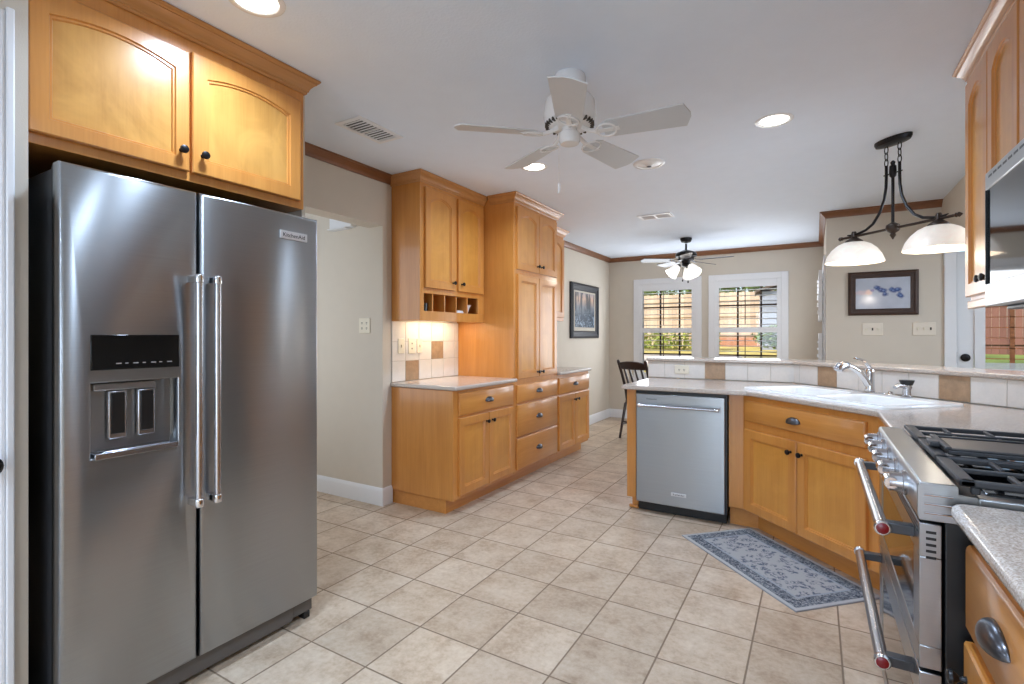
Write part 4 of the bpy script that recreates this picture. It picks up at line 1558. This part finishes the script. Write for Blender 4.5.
df = thing('ceiling_fan', 'dark ceiling fan with lit bell shades near the far windows', 'ceiling fan', (-1.37, 6.5, 0), 0)
MB().lathe([(.001, CEIL - .001), (.07, CEIL - .001), (.07, CEIL - .02), (.055, CEIL - .05), (.02, CEIL - .06)], n=32, cap=False).build('canopy', 'dark', df)
MB().cyl((0, 0, 2.41), (0, 0, 2.31), .012, n=14).build('downrod', 'dark', df)
MB().lathe([(.02, 2.335), (.05, 2.325), (.115, 2.30), (.13, 2.275), (.125, 2.25), (.1, 2.238), (.05, 2.232)], n=36).build('motor_housing', 'dark', df)
MB().lathe([(.05, 2.232), (.1, 2.226), (.09, 2.205), (.06, 2.198), (.045, 2.17), (.055, 2.15), (.04, 2.13), (.01, 2.12)], n=28).build('switch_housing', 'dark', df)
for i in range(5):
    a = R(-6 + 72 * i)
    bl = blade_mb(.17, .56, .12, .14, R(12)).build('blade', 'walnut', df, .0015)
    bl.location = (0, 0, 2.205)
    bl.rotation_euler = (0, 0, a)
    MB().tube([(.09, 0, .02), (.13, 0, .004), (.2, 0, -.005)], [.012, .012, .016], 10, flat=.4).build('blade_iron', 'pewter', bl)
for i, a in enumerate((R(208), R(-52), R(85))):
    d = Vector((math.cos(a + .1), math.sin(a + .1), 0))
    p0 = Vector((0, 0, 2.16)) + d * .07
    ax = (d * .95 + Vector((0, 0, -1))).normalized()
    sh = MB().lathe([(.024, 0), (.038, .01), (.05, .04), (.064, .09), (.08, .138), (.076, .138), (.06, .09), (.046, .04), (.022, .012)], p0 + ax * .04, ax, 24, cap=False).build('shade', 'bell', df)
    MB().lathe([(.018, -.012), (.024, .0), (.026, .02), (.02, .024)], p0 + ax * .025, ax, 18).build('socket', 'pewter', sh)
    lamp('fan_bulb', 'POINT', p0 + ax * .17, 2.5, (1, .93, .82), .03, parent=df)
for q, l in ((.03, .17), (-.035, .15)):
    MB().cyl((q, -.03, 2.12), (q, -.03, 2.12 - l), .0015, n=6).lathe([(.002, 0), (.008, -.008), (.008, -.026), (.002, -.03)], (q, -.03, 2.12 - l), n=12).build('pull_chain', 'dark', df)

# ------------------------------------------------------------------ island pendant (bar along the 45 degree line)
pe = thing('pendant_light', 'bronze two-shade bar pendant hanging over the sink ledge', 'pendant light', (.41, 3.87, 0), -PI / 4)
MB().lathe([(1, CEIL - .001), (1, CEIL - .012), (.93, CEIL - .03), (.7, CEIL - .036), (.001, CEIL - .037)], n=40, cap=False)
pl = MB()
for L_ in [1]:
    prof = [(1., CEIL - .001), (1., CEIL - .014), (.92, CEIL - .03), (.6, CEIL - .036), (0.002, CEIL - .037)]
    n_ = 40
    vs = [(.115 * r_ * math.cos(2 * PI * j / n_), .052 * r_ * math.sin(2 * PI * j / n_), z) for r_, z in prof for j in range(n_)]
    fs = [(i * n_ + j, i * n_ + (j + 1) % n_, (i + 1) * n_ + (j + 1) % n_, (i + 1) * n_ + j) for i in range(4) for j in range(n_)]
    pl.add(vs, fs + [tuple(range(n_))[::-1], tuple(range(4 * n_, 5 * n_))])
pl.build('ceiling_plate', 'dark', pe)
for sgn in (-1, 1):
    cx_ = .042 * sgn
    chn = MB()
    zt = CEIL - .036
    for k in range(3):
        zc = zt - .022 - k * .04
        ang = 0 if k % 2 == 0 else PI / 2
        ring = []
        for j in range(16):
            a = 2 * PI * j / 16
            u, v_ = .011 * math.cos(a), .025 * math.sin(a)
            ring.append((cx_ + u * math.cos(ang), u * math.sin(ang), zc + v_))
        chn.tube(ring, .0028, 6, closed=True)
    chn.build('chain', 'dark', pe)
    arm = [(cx_, 0, 2.325), (cx_, 0, 2.25), (cx_ * 1.05, 0, 2.19), (sgn * .055, 0, 2.12), (sgn * .085, 0, 2.045), (sgn * .13, 0, 1.985), (sgn * .18, 0, 1.955), (sgn * .24, 0, 1.942), (sgn * .285, 0, 1.94), (sgn * .315, 0, 1.946)]
    MB().tube(arm, [.0085] * 8 + [.007, .004], 10).build('arm', 'dark', pe)
    cx2 = .265 * sgn
    so = MB().lathe([(.012, 1.962), (.016, 1.95), (.016, 1.925), (.03, 1.915), (.05, 1.9), (.052, 1.892), (.01, 1.89)], (cx2, 0, 0), n=24).build('socket', 'bronze', pe)
    prof = [(r_ * .8, z) for r_, z in [(.045, 1.892), (.08, 1.888), (.12, 1.872), (.16, 1.842), (.19, 1.806), (.207, 1.768), (.21, 1.757), (.206, 1.757), (.187, 1.803), (.157, 1.838), (.117, 1.867), (.078, 1.882), (.045, 1.886)]]
    MB().lathe(prof, (cx2, 0, 0), n=44, cap=False).build('shade', 'alab', pe)
    MB().ball((cx2, 0, 1.80), .036, 18).cyl((cx2, 0, 1.83), (cx2, 0, 1.89), .014, n=14).build('bulb', 'bulb', pe)
    lamp('pendant_bulb', 'POINT', (cx2, 0, 1.745), 3.6, (1, .9, .78), .04, parent=pe)
MB().cyl((0, 0, 2.30), (0, 0, 1.93), .0085, n=14).build('rod', 'dark', pe)
MB().lathe([(.006, 2.345), (.014, 2.335), (.01, 2.32), (.018, 2.312), (.02, 2.27), (.017, 2.25), (.008, 2.24)], n=20).tube([(-.058, 0, 2.268), (.058, 0, 2.268)], .004, 8).build('hub', 'dark', pe)
MB().tube([(-.35, 0, 1.93), (.35, 0, 1.93)], .008, 12).build('crossbar', 'bronze', pe)
fin = MB()
for sgn in (-1, 1):
    fin.lathe([(.009, 0), (.013, .006), (.009, .012), (.014, .02), (.008, .03), (.002, .038)], (.35 * sgn, 0, 1.93), (sgn, 0, 0), 14)
fin.lathe([(.012, .035), (.035, .02), (.038, 0), (.03, -.018), (.012, -.03), (.017, -.042), (.008, -.056), (.002, -.068)], (0, 0, 1.93), n=24)
fin.build('finial', 'bronze', pe)


# ------------------------------------------------------------------ dining chairs behind the peninsula
def chair(label, x, y, rot):
    c = thing('dining_chair', label, 'chair', (x, y, 0), rot, 'dark dining chairs')
    # local: faces +y, back at -y
    MB().prism(rrect(-.21, .21, -.2, .22, .05), .435, .465).build('seat', 'walnut', c, .008)
    for sx in (-1, 1):
        MB().tube([(sx * .17, -.17, .45), (sx * .185, -.2, .42), (sx * .2, -.3, .02), (sx * .2, -.302, 0)], [.018, .019, .015, .014], 10).build('leg', 'walnut', c)
        MB().tube([(sx * .17, .17, .44), (sx * .19, .2, .02), (sx * .19, .2, 0)], [.019, .016, .015], 10).build('leg', 'walnut', c)
        MB().tube([(sx * .175, -.175, .45), (sx * .178, -.205, .6), (sx * .182, -.285, .8), (sx * .186, -.358, .955), (sx * .187, -.368, .975)], [.017, .019, .018, .02, .012], 10).build('back_post', 'walnut', c)
    cr = MB()
    cr.sheet(lambda u, v: (-.18 + .36 * u, -.317 - .04 * v - .03 * (1 - (2 * u - 1) ** 2), .865 + (.075 + .02 * (1 - (2 * u - 1) ** 2)) * v), 14, 4)
    cr.build('crest_rail', 'walnut', c, solid=.02)
    for q in (-.115, -.04, .04, .115):
        k = .03 * (1 - (q / .18) ** 2)
        MB().tube([(q * .9, -.17, .46), (q, -.205 - k * .5, .62), (q, -.26 - k * .8, .75), (q, -.324 - k, .885)], [.014, .022, .024, .02], 10, flat=.35).build('slat', 'walnut', c)
    MB().tube([(-.195, -.258, .2), (.195, -.258, .2)], .011, 8).tube([(-.19, .19, .22), (.19, .19, .22)], .011, 8).tube([(-.193, -.264, .17), (-.19, .19, .17)], .01, 8).tube([(.193, -.264, .17), (.19, .19, .17)], .01, 8).build('stretcher', 'walnut', c)
    return c


chair('dark slat-back dining chair just past the end of the bar', -1.82, 6.37, R(-14))
chair('dark dining chair mostly hidden behind the bar end', -1.3, 6.15, R(20))

# ------------------------------------------------------------------ the yard outside
S('ground', MB().add([(-16, 7.83, .3), (.26, 7.83, .3), (18, 7.83, .3), (18, 24, 1.2), (.26, 24, 1.2), (-16, 24, 1.2)], [(0, 1, 4, 5), (1, 2, 3, 4)]).add([(.26, 6.05, .29), (18, 6.05, .29), (18, 7.83, .3), (.26, 7.83, .3)], [(0, 1, 2, 3)]), 'lawn')


def fence(label, x, y, rot, length, z0, h, mat, group='yard fences'):
    f = thing('fence', label, 'fence', (x, y, z0), rot, group)
    b_ = MB()
    n = int(length / .14)
    for i in range(n):
        hh_ = h + .012 * math.sin(i * 2.3)
        b_.box(i * .14 + .003, i * .14 + .137, -.01, .01, -.3, hh_)
    b_.build('board', mat, f)
    r_ = MB()
    for z in (.3, h * .55, h - .25):
        r_.box(0, length, -.05, -.011, z - .045, z + .045)
    r_.build('rail', mat, f)
    p_ = MB()
    return f


fence('weathered board fence across the back yard seen through both windows', -13, 19.5, 0, 17.6, 1.02, 1.8, 'fence')
fence('red-brown board fence seen through the glazed door', 2.4, 17.2, R(-6), 10.0, .8, 2.3, 'fence_red')
sh_ = thing('shade_toned_boarding', 'grey-blue shed beyond the right-hand window, coloured like fence in shade', 'boarding', (-.35, 17.6, 1.0), R(6))
MB().box(-1.1, 1.1, 0, 1.6, -.3, 1.65).build('wall', 'boarding', sh_)  # box added where a stretch of fence lies in shade
MB().prism([(-1.25, 1.62), (0, 2.05), (1.25, 1.62), (1.25, 1.7), (0, 2.14), (-1.25, 1.7)], -.12, 1.7, 'xz').build('roof', 'shingle', sh_)
hg = MB().leaves((0, 0, .27), (2.6, .28, .32), 2600, .055, box=True).build('hedge', 'leaf2')
hg.location = (-5.2, 17.2, .9)
sb = MB().leaves((0, 0, .3), (.75, .3, .36), 1000, .06).build('shrub', 'leaf')
sb.location = (-.85, 16.4, .95)
tag(sb, 'dark green shrub in front of the grey-blue shed', 'shrub')
tag(hg, 'low green hedge along the fence in the left window', 'hedge')
o = MB().box(-3.2, 3.2, -.16, .16, -.3, .22).build('planter_wall', 'brick')
o.location = (.2, 18.9, 1.0)
tag(o, 'low red brick border below the fence in the right window', 'garden wall')
o = MB().box(-2.4, 2.2, -1.4, 1.4, -.06, .02).build('patio_slab', 'concrete')
o.location = (-3.9, 13.5, .635)
o.rotation_euler = (R(3.2), 0, 0)
tag(o, 'pale concrete patio below the hedge in the left window', 'patio')


def tree(label, x, y, z, r, h, n):
    t_ = thing('tree', label, 'tree', (x, y, z), 0, 'yard trees')
    MB().tube([(0, 0, -.4), (.05, .02, h * .5), (0, .05, h)], [.16, .12, .07], 10).build('trunk', 'bark', t_)
    MB().leaves((0, 0, h + r * .5), (r, r, r * .8), n, .11).build('foliage', 'leaf', t_)


tree('green tree rising over the fence in the right window', -2.0, 21.6, 1.0, 1.9, 1.5, 2600)
tree('second green tree over the fence, further left', -5.4, 22.2, 1.0, 1.6, 1.2, 1600)
tree('leafy tree standing right of the windows, behind the shed', 1.6, 23.4, 1.0, 1.6, 1.6, 1800)

# ------------------------------------------------------------------ added fill lamps in the unseen rooms, then daylight at the dining windows
lamp('hall_fill_light', 'AREA', (-3.6, 1.69, 1.4), 10, (.9, 1, 1.12), 1.0, rot=(R(90), 0, 0), shape='RECTANGLE', size_y=1.6)  # added fill for the hall wall, no window is modelled there
lamp('family_room_fill', 'AREA', (2.2, 4.2, CEIL - .02), 18, COOL, .4, shape='DISK')  # added overhead fill without a fixture
lamp('family_room_side_fill', 'AREA', (3.2, 3.6, 1.55), 36, (.9, 1, 1.12), 1.6, rot=(R(92), 0, R(90)), shape='RECTANGLE', size_y=1.4, spread=R(105))  # added side fill towards the left wall, the east wall has no window
lamp('rear_fill_light', 'AREA', (-.6, -3.3, 1.18), REAR_W, COOL, 2.15, rot=(R(90), 0, 0), shape='RECTANGLE', size_y=1.8)  # added fill from behind the camera, set in an invented opening
for a, b in (W1, W2):
    lamp('window_daylight', 'AREA', ((a + b) / 2, BY - .1, 1.35), DINE_W, (.93, .99, 1.07), .8, rot=(R(-97), 0, 0), shape='RECTANGLE', size_y=1.3)
lamp('side_window_daylight', 'AREA', (.0, 6.7, 1.35), DINE_W * .6, (.93, .99, 1.07), .8, rot=(R(-95), 0, R(-90)), shape='RECTANGLE', size_y=1.3)
